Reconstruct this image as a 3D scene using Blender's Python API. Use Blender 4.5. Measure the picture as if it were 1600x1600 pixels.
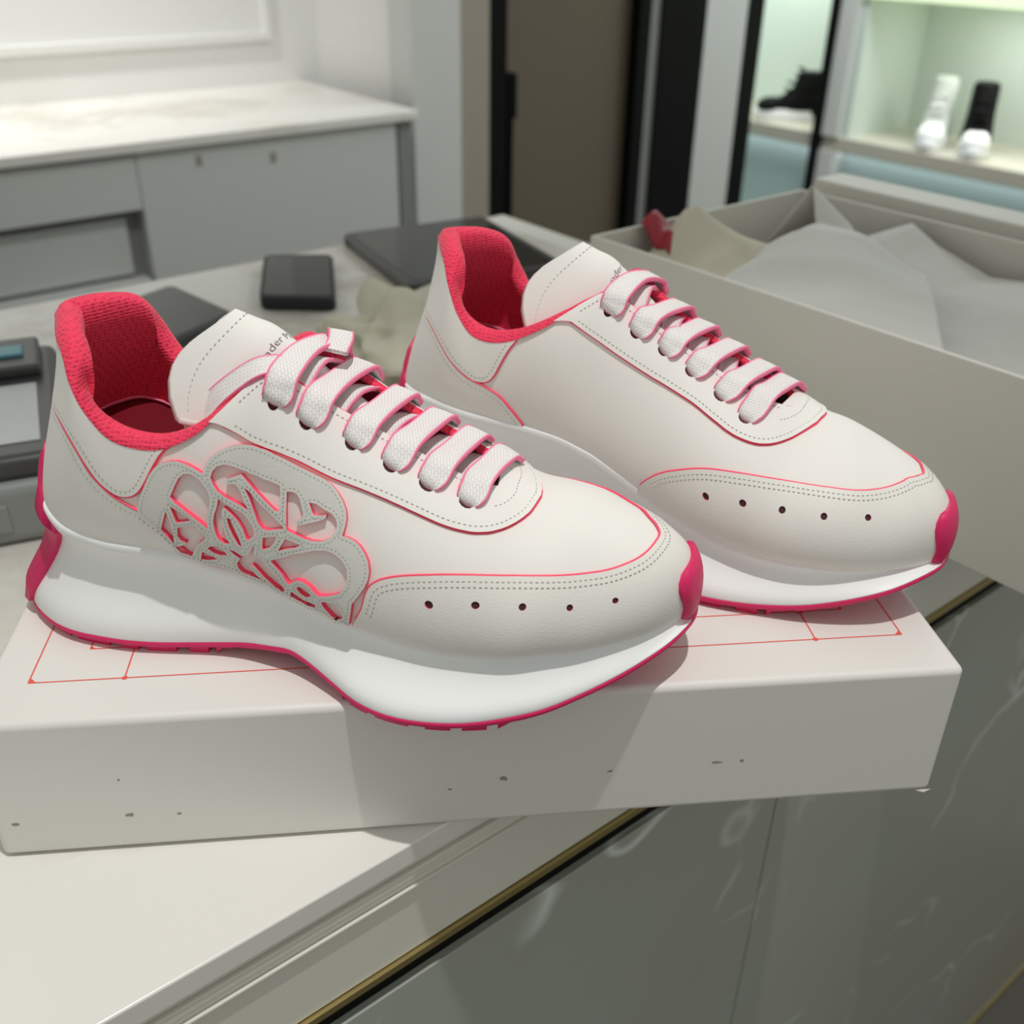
import bpy, bmesh, math, random
import numpy as np
from mathutils import Vector, Matrix
from mathutils.geometry import delaunay_2d_cdt

for _o in list(bpy.data.objects):
    bpy.data.objects.remove(_o, do_unlink=True)
scene = bpy.context.scene
COL = scene.collection

# ---------------------------------------------------------------- camera
cam_d = bpy.data.cameras.new('camera'); cam = bpy.data.objects.new('camera', cam_d); COL.objects.link(cam)
_yaw, _pitch, _roll = 0.1164, 0.5331, 0.0177
_f = Vector((math.sin(_yaw)*math.cos(_pitch), math.cos(_yaw)*math.cos(_pitch), -math.sin(_pitch)))
_r = Vector((math.cos(_yaw), -math.sin(_yaw), 0)); _u = _r.cross(_f)
_r2 = _r*math.cos(_roll) + _u*math.sin(_roll); _u2 = _u*math.cos(_roll) - _r*math.sin(_roll)
_m = Matrix((_r2, _u2, -_f)).transposed().to_4x4(); _m.translation = Vector((0.166096, -0.301168, 0.329168))
cam.matrix_world = _m
cam_d.sensor_fit = 'HORIZONTAL'; cam_d.sensor_width = 36.0; cam_d.lens = 36.0*1603.36/1600.0
cam_d.clip_start = .01; cam_d.clip_end = 50
cam_d.dof.use_dof = True; cam_d.dof.focus_distance = 0.40; cam_d.dof.aperture_fstop = 10.0
scene.camera = cam

# ---------------------------------------------------------------- world, exposure
w = bpy.data.worlds.new('world'); scene.world = w; w.use_nodes = True
_bg = w.node_tree.nodes['Background']; _bg.inputs['Color'].default_value = (.98, 1.0, .93, 1); _bg.inputs['Strength'].default_value = 0.405
scene.view_settings.view_transform = 'Standard'; scene.view_settings.look = 'None'
scene.view_settings.exposure = 0.0; scene.view_settings.gamma = 1.0
scene.view_settings.use_curve_mapping = False

# ---------------------------------------------------------------- ceiling lights of the shop, plus added fill lights
def lamp(name, kind, loc, energy, color, target=None, **kw):
    d = bpy.data.lights.new(name, kind); d.energy = energy; d.color = color
    for k, v in kw.items(): setattr(d, k, v)
    o = bpy.data.objects.new(name, d); COL.objects.link(o); o.location = loc
    if target is not None:
        o.rotation_euler = (Vector(target) - Vector(loc)).to_track_quat('-Z', 'Y').to_euler()
    return o
lamp('downlight', 'SPOT', (0.34, -0.27, 2.0), 90, (1.0, .975, .945), (0.17, -0.02, 0), shadow_soft_size=.02, spot_size=math.radians(30), spot_blend=1.0)
lamp('cabinet_fill_spot', 'SPOT', (.45, .25, 1.9), 50, (1.0, 1.0, .97), (-.05, 1.75, -.2), shadow_soft_size=.08, spot_size=math.radians(42), spot_blend=.9)  # added fill spot, brightens only the back cabinets
lamp('wall_washer', 'SPOT', (-0.75, 1.15, 1.7), 135, (1.0, 1.0, .97), (-0.75, 1.85, .10), shadow_soft_size=.06, spot_size=math.radians(60), spot_blend=1.0)
lamp('alcove_fill', 'AREA', (1.30, 2.15, 1.3), 24, (.94, 1.0, 1.0), (1.75, 2.45, -.45), shape='RECTANGLE', size=.8, size_y=.5)  # added fill out of view, lifts the teal panels of the alcove

# ---------------------------------------------------------------- sneaker surface (right shoe, metres, lateral = -y)
def cr(tab, u):
    """Catmull-Rom through rows of tab, u in [0, n-1] (array)"""
    tab = np.asarray(tab, float); n = len(tab)
    u = np.clip(np.asarray(u, float), 0, n - 1 - 1e-9)
    i = np.floor(u).astype(int); f = (u - i)[..., None]
    ext = np.vstack([2*tab[0]-tab[1], tab, 2*tab[-1]-tab[-2]])
    a, b, c, d = ext[i], ext[i+1], ext[i+2], ext[i+3]
    return .5*(2*b + (c-a)*f + (2*a-5*b+4*c-d)*f**2 + (3*b-a-3*c+d)*f**3)
# station rows (mm): bottom x y z | top x y z | bottom handle out, up | top handle out, dz
LAT = [
 (20.5,0,65,37,0,132,-4,20,1,-20),
 (25,-15,64,41.5,-8.5,131.5,-3,20,1,-20),
 (30.5,-23,61,47,-17.5,130,-1,22,2,-20),
 (40,-29,58,53.5,-25,127,2,24,4,-19),
 (51,-32,57,58,-31,120,4,22,4,-18),
 (60,-33,56,61.5,-33,111.5,4,20,3,-15),
 (70,-33.5,56,68,-33,102,4,18,2,-13),
 (80,-34,56.5,77,-33,98.5,4,16,2,-13),
 (91,-34.5,56,88.5,-32.5,98.7,4,16,3,-13),
 (102,-35,53,101,-31,104.5,4,17,5,-13),
 (112,-35.5,52,110,-26.5,112,4,18,8,-12),
 (121,-36,49.5,118,-21.5,119,4,20,11,-11),
 (129,-37,47,126,-17.5,123.5,4,22,14,-12),
 (137,-38,45,136,-14.5,117,4,22,16,-9),
 (148,-40.5,42,148,-13,109,4,22,16,-6.5),
 (160,-43,40.5,160,-12,102.5,4,22,17,-5),
 (173,-45,39,173,-12,96,4,22,18,-4.5),
 (187,-46.5,38,187,-12,89.3,4,21,19,-4),
 (201,-46,38,200,-10,84,4,20,20,-3.5),
 (214,-44,38,211,-3,80.8,4,19,22,-3),
 (226,-40,38.5,220,-3.5,78.6,4,17,22,-2.5),
 (237,-35,37.8,228,-2.5,76.4,4,15,21,-2),
 (248,-28.5,37.8,236,-1.5,74,4,14.5,20,-3),
 (258,-21,37.3,242,0,72,4,15.2,20,-4.2),
 (266,-12.5,36.5,246,1,70.5,4,16,21,-5.6),
 (272,-2.5,35,248,2,69.8,4,16.6,21,-6.8),
 (273.5,6,34,248.5,3,69.3,4,18.8,22,-7.2),
]
MED = [
 (20.5,0,65,37,0,132,-4,20,1,-20),
 (25,15,65,41.5,8.5,132.5,-3,20,1,-20),
 (30.5,22.5,65,47,17,131.5,-1,22,2,-20),
 (40,28.5,65.5,53,24.5,129,2,22,4,-19),
 (51,31,65,57.5,30,121.5,4,20,4,-18),
 (60,32,64,61.5,32,111.5,4,18,3,-15),
 (70,32,63,68,32,102.5,4,16,2,-13),
 (80,31.5,62.5,77,32,100,4,15,2,-13),
 (91,31,62,88.5,32,102.5,4,15,3,-13),
 (102,31,61,101,30.5,109,4,16,5,-13),
 (112,31.5,60,110,26.5,115,4,17,8,-12),
 (121,32.5,58,118,21.5,120.5,4,18,11,-11),
 (129,33,55.5,126,17.5,124,4,20,14,-12),
 (137,33.8,52,136,15,118,4,21,16,-8),
 (148,35.5,47.5,148,14,110.5,4,22,16,-5),
 (160,38,43,160,13,103.3,4,22,17,-3.5),
 (173,42,40.5,173,12.5,96.5,5,22,18,-3),
 (187,45.5,38,187,12,89.8,6,22,20,-2.5),
 (201,47,36.5,200,8,84.5,7.5,22,22,-1.5),
 (214,47,36,211,-3,80.8,8.5,22,26,-0.5),
 (226,45.5,36,220,-3.5,78.6,9,21,28,0),
 (237,42,35.3,228,-2.5,76.4,9,20,28,0.5),
 (248,36.5,34.8,236,-1.5,74,8,19.5,27,-3),
 (258,29.5,34.3,242,0,72,7,18.7,26,-4.2),
 (266,22,34,246,1,70.5,5,19,24,-5.6),
 (272,14,34,248,2,69.8,4.5,18.6,23,-6.8),
 (273.5,6,34,248.5,3,69.3,4,18.8,22,-7.2),
]
NS = len(LAT) - 1
def _full():
    # one closed-ish table: index 0..NS lateral (heel->toe), NS..2NS medial back to heel
    L = np.array(LAT, float); M = np.array(MED, float)
    T = np.vstack([L, M[-2::-1]])
    # outward plan normal of the bottom outline
    P = T[:, :2]; d = np.zeros_like(P)
    d[1:-1] = P[2:] - P[:-2]; d[0] = P[1] - P[-2]; d[-1] = d[0]
    d /= np.linalg.norm(d, axis=1, keepdims=True)
    n = np.stack([d[:, 1], -d[:, 0]], 1)
    B = T[:, :3]; U = T[:, 3:6]
    A = B.copy(); A[:, :2] += n*T[:, 6:7]; A[:, 2] += T[:, 7]
    C = U.copy(); C[:, :2] += n*T[:, 8:9]; C[:, 2] += T[:, 9]
    return np.hstack([B, A, C, U])*.001
STN = _full(); SMAX = 2*NS
def crc(u):
    """closed Catmull-Rom (heel centre = 0 = SMAX)"""
    u = np.mod(np.asarray(u, float), SMAX)
    core = STN[:-1]; n = len(core)
    i = np.floor(u).astype(int) % n; f = (u - np.floor(u))[..., None]
    a, b, c, d = core[(i-1) % n], core[i], core[(i+1) % n], core[(i+2) % n]
    return .5*(2*b + (c-a)*f + (2*a-5*b+4*c-d)*f**2 + (3*b-a-3*c+d)*f**3)
def S(s, t):
    """upper surface point(s): s along the outline (0 heel, NS toe, 2NS heel), t 0 sole .. 1 top"""
    s = np.asarray(s, float); t = np.asarray(t, float)[..., None]
    r = crc(s); B, A, C, U = r[..., 0:3], r[..., 3:6], r[..., 6:9], r[..., 9:12]
    q = 1 - t
    return q**3*B + 3*q*q*t*A + 3*q*t*t*C + t**3*U
def SN(s, t):
    """outward unit normal"""
    s = np.asarray(s, float); t = np.asarray(t, float); e = 1e-3
    ds = S(s+.02, t) - S(s-.02, t)
    t0 = np.clip(t-.01, 0, .985); dt = S(s, t0+.015) - S(s, t0)
    n = np.cross(ds, dt); n /= np.linalg.norm(n, axis=-1, keepdims=True) + 1e-12
    return n
def SO(s, t, off):
    return S(s, t) + SN(s, t)*np.asarray(off, float)[..., None] if np.ndim(off) else S(s, t) + SN(s, t)*off
KS, KZ = 1.04, -.01044        # overall size and the drop that seats the upper on its sole
def seat(P):
    P = np.asarray(P, float)*KS; P[..., 2] += KZ; return P
STN = np.concatenate([seat(STN[:, i:i+3]) for i in (0, 3, 6, 9)], 1)

# ---------------------------------------------------------------- object helpers
def link(o, parent=None):
    COL.objects.link(o)
    if parent is not None: o.parent = parent
    return o
def tag(o, label=None, cat=None, group=None, kind=None):
    if label: o['label'] = label
    if cat: o['category'] = cat
    if group: o['group'] = group
    if kind: o['kind'] = kind
    return o
def empty(name, loc=(0, 0, 0), rz=0.0, label=None, cat=None, group=None):
    o = bpy.data.objects.new(name, None); o.empty_display_size = .02
    o.location = loc; o.rotation_euler = (0, 0, rz); link(o); return tag(o, label, cat, group)
def mesh(name, V, F, mats, parent=None, mi=None, smooth=True, uv=None, kind=None):
    me = bpy.data.meshes.new(name); me.from_pydata([tuple(map(float, v)) for v in V], [], [tuple(map(int, f)) for f in F])
    for m in (mats if isinstance(mats, (list, tuple)) else [mats]): me.materials.append(m)
    if mi is not None: me.polygons.foreach_set('material_index', np.asarray(mi, np.int32))
    me.polygons.foreach_set('use_smooth', np.full(len(me.polygons), smooth))
    if uv is not None:
        l = me.uv_layers.new(name='UVMap'); idx = np.zeros(len(me.loops), np.int32); me.loops.foreach_get('vertex_index', idx)
        l.data.foreach_set('uv', np.asarray(uv, np.float32)[idx].ravel())
    me.update(); o = bpy.data.objects.new(name, me); link(o, parent)
    if kind: o['kind'] = kind
    return o
class MB:
    """mesh builder: collects verts / faces / material indices"""
    def __init__(s): s.V = []; s.F = []; s.M = []; s.n = 0
    def add(s, V, F, m=0):
        s.V.extend(np.asarray(V, float).reshape(-1, 3).tolist()); s.F.extend([[i + s.n for i in f] for f in F])
        s.M.extend([m]*len(F) if np.ndim(m) == 0 else list(m)); s.n = len(s.V); return s
    def box(s, lo, hi, m=0):
        x0, y0, z0 = lo; x1, y1, z1 = hi
        s.add([(x0,y0,z0),(x1,y0,z0),(x1,y1,z0),(x0,y1,z0),(x0,y0,z1),(x1,y0,z1),(x1,y1,z1),(x0,y1,z1)],
              [(0,3,2,1),(4,5,6,7),(0,1,5,4),(1,2,6,5),(2,3,7,6),(3,0,4,7)], m); return s
    def grid(s, P, m=0, cu=False, cv=False, flip=False):
        P = np.asarray(P, float); a, b = P.shape[:2]; F = []
        for i in range(a if cu else a-1):
            for j in range(b if cv else b-1):
                q = [i*b+j, ((i+1) % a)*b+j, ((i+1) % a)*b+(j+1) % b, i*b+(j+1) % b]
                F.append(q[::-1] if flip else q)
        return s.add(P, F, m)
    def build(s, name, mats, parent=None, smooth=True, kind=None, bevel=0, seg=3):
        o = mesh(name, s.V, s.F, mats, parent, s.M, smooth, kind=kind)
        if bevel:
            b = o.modifiers.new('bevel', 'BEVEL'); b.width = bevel; b.segments = seg; b.limit_method = 'ANGLE'; b.angle_limit = math.radians(40)
            b.harden_normals = True
        return o
# ---------------------------------------------------------------- materials
def mat(name, col, rough=.5, metal=0, spec=.5, coat=0, trans=0, emit=None, estr=1, sss=0, sheen=0):
    m = bpy.data.materials.new(name); m.use_nodes = True; b = m.node_tree.nodes['Principled BSDF']
    b.inputs['Base Color'].default_value = (*col, 1); b.inputs['Roughness'].default_value = rough; b.inputs['Metallic'].default_value = metal
    b.inputs['Specular IOR Level'].default_value = spec; b.inputs['Coat Weight'].default_value = coat
    b.inputs['Transmission Weight'].default_value = trans
    if sheen: b.inputs['Sheen Weight'].default_value = sheen
    if emit: b.inputs['Emission Color'].default_value = (*emit, 1); b.inputs['Emission Strength'].default_value = estr
    return m
def nd(m, t, **kw):
    n = m.node_tree.nodes.new(t)
    for k, v in kw.items():
        if k in n.inputs: n.inputs[k].default_value = v
        else: setattr(n, k, v)
    return n
def lk(m, a, b): m.node_tree.links.new(a, b)
def bsdf(m): return m.node_tree.nodes['Principled BSDF']
def bump_noise(m, scale, strength, dist=.0005, detail=3, kind='noise', coord='Object', stretch=(1, 1, 1)):
    tc = nd(m, 'ShaderNodeTexCoord'); mp = nd(m, 'ShaderNodeMapping'); mp.inputs['Scale'].default_value = stretch
    lk(m, tc.outputs[coord], mp.inputs['Vector'])
    if kind == 'noise':
        t = nd(m, 'ShaderNodeTexNoise', Scale=scale, Detail=detail); out = t.outputs['Fac']
    elif kind == 'voronoi':
        t = nd(m, 'ShaderNodeTexVoronoi', Scale=scale); out = t.outputs['Distance']
    else:
        t = nd(m, 'ShaderNodeTexWave', Scale=scale, Distortion=1.0); out = t.outputs['Fac']
    lk(m, mp.outputs['Vector'], t.inputs['Vector'])
    bp = nd(m, 'ShaderNodeBump', Strength=strength, Distance=dist); lk(m, out, bp.inputs['Height']); lk(m, bp.outputs['Normal'], bsdf(m).inputs['Normal'])
    return t, bp
def col_ramp(m, fac, stops):
    r = nd(m, 'ShaderNodeValToRGB'); e = r.color_ramp.elements
    e[0].position, e[0].color = stops[0][0], (*stops[0][1], 1); e[1].position, e[1].color = stops[-1][0], (*stops[-1][1], 1)
    for p, c in stops[1:-1]:
        x = e.new(p); x.color = (*c, 1)
    lk(m, fac, r.inputs['Fac']); lk(m, r.outputs['Color'], bsdf(m).inputs['Base Color']); return r
M = {}
M['leather'] = mat('white_leather', (.85, .83, .795), .62, spec=.25); bump_noise(M['leather'], 900, .12, .0004)
M['leather_grain'] = mat('grained_white_leather', (.81, .785, .745), .5, spec=.4); bump_noise(M['leather_grain'], 950, .16, .0004, kind='voronoi', stretch=(1, 1, 1.8))
M['leather_grey'] = mat('pale_grey_leather', (.70, .695, .66), .45, spec=.45); bump_noise(M['leather_grey'], 700, .25, .0004)
M['neon'] = mat('neon_pink_edge_paint', (.98, .08, .17), .45)
M['mesh_pink'] = mat('pink_mesh_lining', (.90, .045, .115), .7, spec=.25, sheen=.15)
_v, _ = bump_noise(M['mesh_pink'], 560, .7, .0009, kind='voronoi', stretch=(1, 1, 1.35)); _v.inputs['Randomness'].default_value = .25
col_ramp(M['mesh_pink'], _v.outputs['Distance'], [(.05, (.60, .018, .06)), (.45, (.93, .05, .12))])
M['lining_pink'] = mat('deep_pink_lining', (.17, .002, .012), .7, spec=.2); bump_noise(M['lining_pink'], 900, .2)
M['rubber_pink'] = mat('magenta_rubber', (.70, .018, .125), .45, spec=.4); bump_noise(M['rubber_pink'], 1200, .1, .0003)
M['eva'] = mat('white_foam_midsole', (.89, .90, .90), .48, spec=.4); bump_noise(M['eva'], 1500, .05, .0003)
M['lace'] = mat('white_flat_lace', (.84, .81, .80), .75, spec=.2)
M['lace_edge'] = mat('pink_lace_edge', (.95, .24, .40), .75, spec=.2)
M['stitch'] = mat('grey_green_thread', (.33, .35, .31), .8, spec=.2)
M['hole'] = mat('dark_eyelet', (.06, .015, .022), .8)
M['ink'] = mat('grey_printed_lettering', (.16, .16, .17), .7)
def lace_weave():
    m = M['lace']; uv = nd(m, 'ShaderNodeTexCoord'); mp = nd(m, 'ShaderNodeMapping'); mp.inputs['Scale'].default_value = (680, 680, 1)
    lk(m, uv.outputs['UV'], mp.inputs['Vector'])
    b = nd(m, 'ShaderNodeTexBrick', Scale=1.0); b.inputs['Mortar Size'].default_value = .14; b.inputs['Brick Width'].default_value = 1.5; b.inputs['Row Height'].default_value = .8
    lk(m, mp.outputs['Vector'], b.inputs['Vector'])
    b.inputs['Color1'].default_value = (.88, .85, .84, 1); b.inputs['Color2'].default_value = (.85, .82, .81, 1); b.inputs['Mortar'].default_value = (.80, .755, .755, 1); b.inputs['Mortar Smooth'].default_value = .6
    mp.inputs['Rotation'].default_value = (0, 0, .5); lk(m, b.outputs['Color'], bsdf(m).inputs['Base Color'])
    bp = nd(m, 'ShaderNodeBump', Strength=.5, Distance=.0006); bp.invert = True
    lk(m, b.outputs['Fac'], bp.inputs['Height']); lk(m, bp.outputs['Normal'], bsdf(m).inputs['Normal'])
lace_weave()

Z3 = np.array([0, 0, 1.0])
# ---------------------------------------------------------------- panels, stitches, ribbons on the sneaker surface
def inpoly(P, loops):
    P = np.asarray(P, float); r = np.zeros(len(P), bool)
    for L in loops:
        a = np.asarray(L, float); b = np.roll(a, -1, 0)
        for (x0, y0), (x1, y1) in zip(a, b):
            c = (y0 > P[:, 1]) != (y1 > P[:, 1])
            if c.any():
                with np.errstate(divide='ignore', invalid='ignore'):
                    r ^= c & (P[:, 0] < (x1-x0)*(P[:, 1]-y0)/((y1-y0) if y1 != y0 else 1e-12) + x0)
    return r
def densify(L, step):
    L = np.asarray(L, float); out = []
    for a, b in zip(L, np.roll(L, -1, 0)):
        n = max(1, int(np.ceil(np.linalg.norm(b-a)/step)))
        out.extend([a + (b-a)*i/n for i in range(n)])
    return np.array(out)
def smooth_line(P, n=2):
    """Catmull-Rom densify of an open 2-D / 3-D polyline"""
    P = np.asarray(P, float); return cr(P, np.linspace(0, len(P)-1, (len(P)-1)*n+1))
PS = np.array([12.0, 60.0])       # parameter -> roughly millimetres
def f_st(p): return S(p[:, 0], p[:, 1]), SN(p[:, 0], p[:, 1])
def f_fold(p):
    s = np.where(p[:, 1] <= 1, p[:, 0], SMAX - p[:, 0]); t = np.where(p[:, 1] <= 1, p[:, 1], 2 - p[:, 1]); return S(s, t), SN(s, t)
def panel(loops, f, off0, off1, step=3.0):
    """leather piece lying on the surface: top face (material 0) and cut edge (material 1)"""
    L = [densify(np.asarray(l, float)*PS, step*.7) for l in loops]
    V2 = []; E = []
    for l in L:
        b = len(V2); V2.extend(l.tolist()); E.extend([(b+i, b+(i+1) % len(l)) for i in range(len(l))])
    allp = np.vstack(L); lo = allp.min(0); hi = allp.max(0)
    gx, gy = np.meshgrid(np.arange(lo[0], hi[0], step), np.arange(lo[1], hi[1], step), indexing='ij')
    G = np.stack([gx.ravel(), gy.ravel()], 1); G[:, 1] += (np.arange(len(G)) % 2)*.2
    G = G[inpoly(G, L)]
    if len(G):
        d = np.full(len(G), 9e9)
        for l in L:
            for q in l: d = np.minimum(d, np.abs(G - q).max(1))
        G = G[d > step*.45]
    V2.extend(G.tolist())
    r = delaunay_2d_cdt([Vector(v) for v in V2], E, [], 0, 1e-5)
    VV = np.array([tuple(v) for v in r[0]]); FF = np.array([tuple(t) for t in r[2]])
    FF = FF[inpoly(VV[FF].mean(1), L)]
    used = np.unique(FF); mp = -np.ones(len(VV), int); mp[used] = np.arange(len(used)); FF = mp[FF]; VV = VV[used]
    P, N = f(VV/PS); top = P + N*off1
    a, b, c = top[FF[:, 0]], top[FF[:, 1]], top[FF[:, 2]]
    fl = (np.cross(b-a, c-a)*N[FF[:, 0]]).sum(1) < 0
    FF[fl] = FF[fl][:, ::-1]
    ed = {}
    for t in FF:
        for i in range(3): ed[(t[i], t[(i+1) % 3])] = 1
    rim = [(i, j) for (i, j) in ed if (j, i) not in ed]
    n = len(top); V = top.tolist(); F = FF.tolist(); mi = [0]*len(F)
    low = {}; hi2 = {}
    for i, j in rim:
        for k in (i, j):
            if k not in low:
                hi2[k] = len(V); V.append(top[k].tolist()); low[k] = len(V); V.append((P[k] + N[k]*off0).tolist())
        F.append([hi2[j], hi2[i], low[i], low[j]]); mi.append(1)
    PANEL_N[:] = [N, len(V)]
    return V, F, mi
PANEL_N = [None, 0]
def stitch_geo(P, N, spacing=.0020, length=.00135, width=.00050, h=.00024, closed=False):
    P = np.asarray(P, float); N = np.asarray(N, float)
    if closed: P = np.vstack([P, P[:1]]); N = np.vstack([N, N[:1]])
    d = np.r_[0, np.cumsum(np.linalg.norm(np.diff(P, axis=0), axis=1))]
    q = np.arange(spacing*.5, d[-1], spacing)
    if not len(q): return [], []
    C = np.stack([np.interp(q, d, P[:, i]) for i in range(3)], 1); NN = np.stack([np.interp(q, d, N[:, i]) for i in range(3)], 1)
    C2 = np.stack([np.interp(q+1e-4, d, P[:, i]) for i in range(3)], 1); T = C2 - C; bad = np.linalg.norm(T, axis=1) < 1e-9
    T[bad] = np.stack([np.interp(q-1e-4, d, P[:, i]) for i in range(3)], 1)[bad]*-1 + C[bad]
    T /= np.linalg.norm(T, axis=1, keepdims=True)+1e-12; W = np.cross(NN, T)
    V = []; F = []
    for c, t, n_, w_ in zip(C, T, NN, W):
        b = len(V)
        V += [c - t*length/2, c - w_*width/2, c + t*length/2, c + w_*width/2, c + n_*h]
        F += [[b, b+1, b+4], [b+1, b+2, b+4], [b+2, b+3, b+4], [b+3, b, b+4]]
    return V, F
def offset_path(p, f, dist, off, closed=False):
    """3-D path of a parameter polyline moved sideways by dist (towards n x t) and raised by off"""
    P, N = f(np.asarray(p, float))
    T = (np.roll(P, -1, 0) - np.roll(P, 1, 0)) if closed else np.gradient(P, axis=0)
    T /= np.linalg.norm(T, axis=1, keepdims=True) + 1e-12
    return P + np.cross(N, T)*dist + N*off, N
def tube(P, r, n=6):
    P = np.asarray(P, float); T = np.gradient(P, axis=0); T /= np.linalg.norm(T, axis=1, keepdims=True)+1e-12
    A = np.cross(T, Z3); bad = np.linalg.norm(A, axis=1) < .2; A[bad] = np.cross(T[bad], [0, 1.0, 0]); A /= np.linalg.norm(A, axis=1, keepdims=True); B = np.cross(T, A)
    an = np.linspace(0, 2*math.pi, n, endpoint=False); V = P[:, None] + r*(np.cos(an)[None, :, None]*A[:, None] + np.sin(an)[None, :, None]*B[:, None])
    m = len(P); F = [[i*n+j, i*n+(j+1) % n, (i+1)*n+(j+1) % n, (i+1)*n+j] for i in range(m-1) for j in range(n)] + [list(range(n))[::-1], [(m-1)*n+j for j in range(n)]]
    return V.reshape(-1, 3), F
def ribbon(P, U, width, thick, n=28, taper=None):
    """flat lace: centre points P, up vectors U; material 0 white face, 1 pink rolled edges"""
    P = np.asarray(P, float); U = np.asarray(U, float); u = np.linspace(0, len(P)-1, n)
    C = cr(P, u); UP = cr(U, u); T = np.gradient(C, axis=0); T /= np.linalg.norm(T, axis=1, keepdims=True)
    UP -= (UP*T).sum(1, keepdims=True)*T; UP /= np.linalg.norm(UP, axis=1, keepdims=True); W = np.cross(T, UP)
    wd = np.full(n, width/2) if taper is None else width/2*np.interp(np.linspace(0, 1, n), *taper)
    a, h = .86, thick/2
    prof = [(-1.0, 0), (-.97, .9), (-.90, 1.25), (-.84, .85), (-.4, 1.0), (0, 1.05), (.4, 1.0), (.84, .85), (.90, 1.25), (.97, .9), (1.0, 0), (.94, -.9), (.4, -1), (-.4, -1), (-.94, -.9)]
    m = len(prof); edge = [0, 1, 2, 7, 8, 9, 10, 13, 14]
    V = []; UV = []; d = np.r_[0, np.cumsum(np.linalg.norm(np.diff(C, axis=0), axis=1))]
    for i in range(n):
        # the narrower the ribbon is gathered the more it cups
        cup = (1 - wd[i]/(width/2))*.5
        for x, y in prof:
            V.append(C[i] + W[i]*wd[i]*x + UP[i]*(h*y - cup*wd[i]*x*x)); UV.append((d[i], x*width/2))
    F = []; MI = []
    for i in range(n-1):
        for j in range(m):
            F.append([i*m+j, i*m+(j+1) % m, (i+1)*m+(j+1) % m, (i+1)*m+j]); MI.append(1 if j in edge else 0)
    F.append(list(range(m))); MI.append(0); F.append([(n-1)*m + j for j in range(m)][::-1]); MI.append(0)
    return V, F, MI, UV
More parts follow.
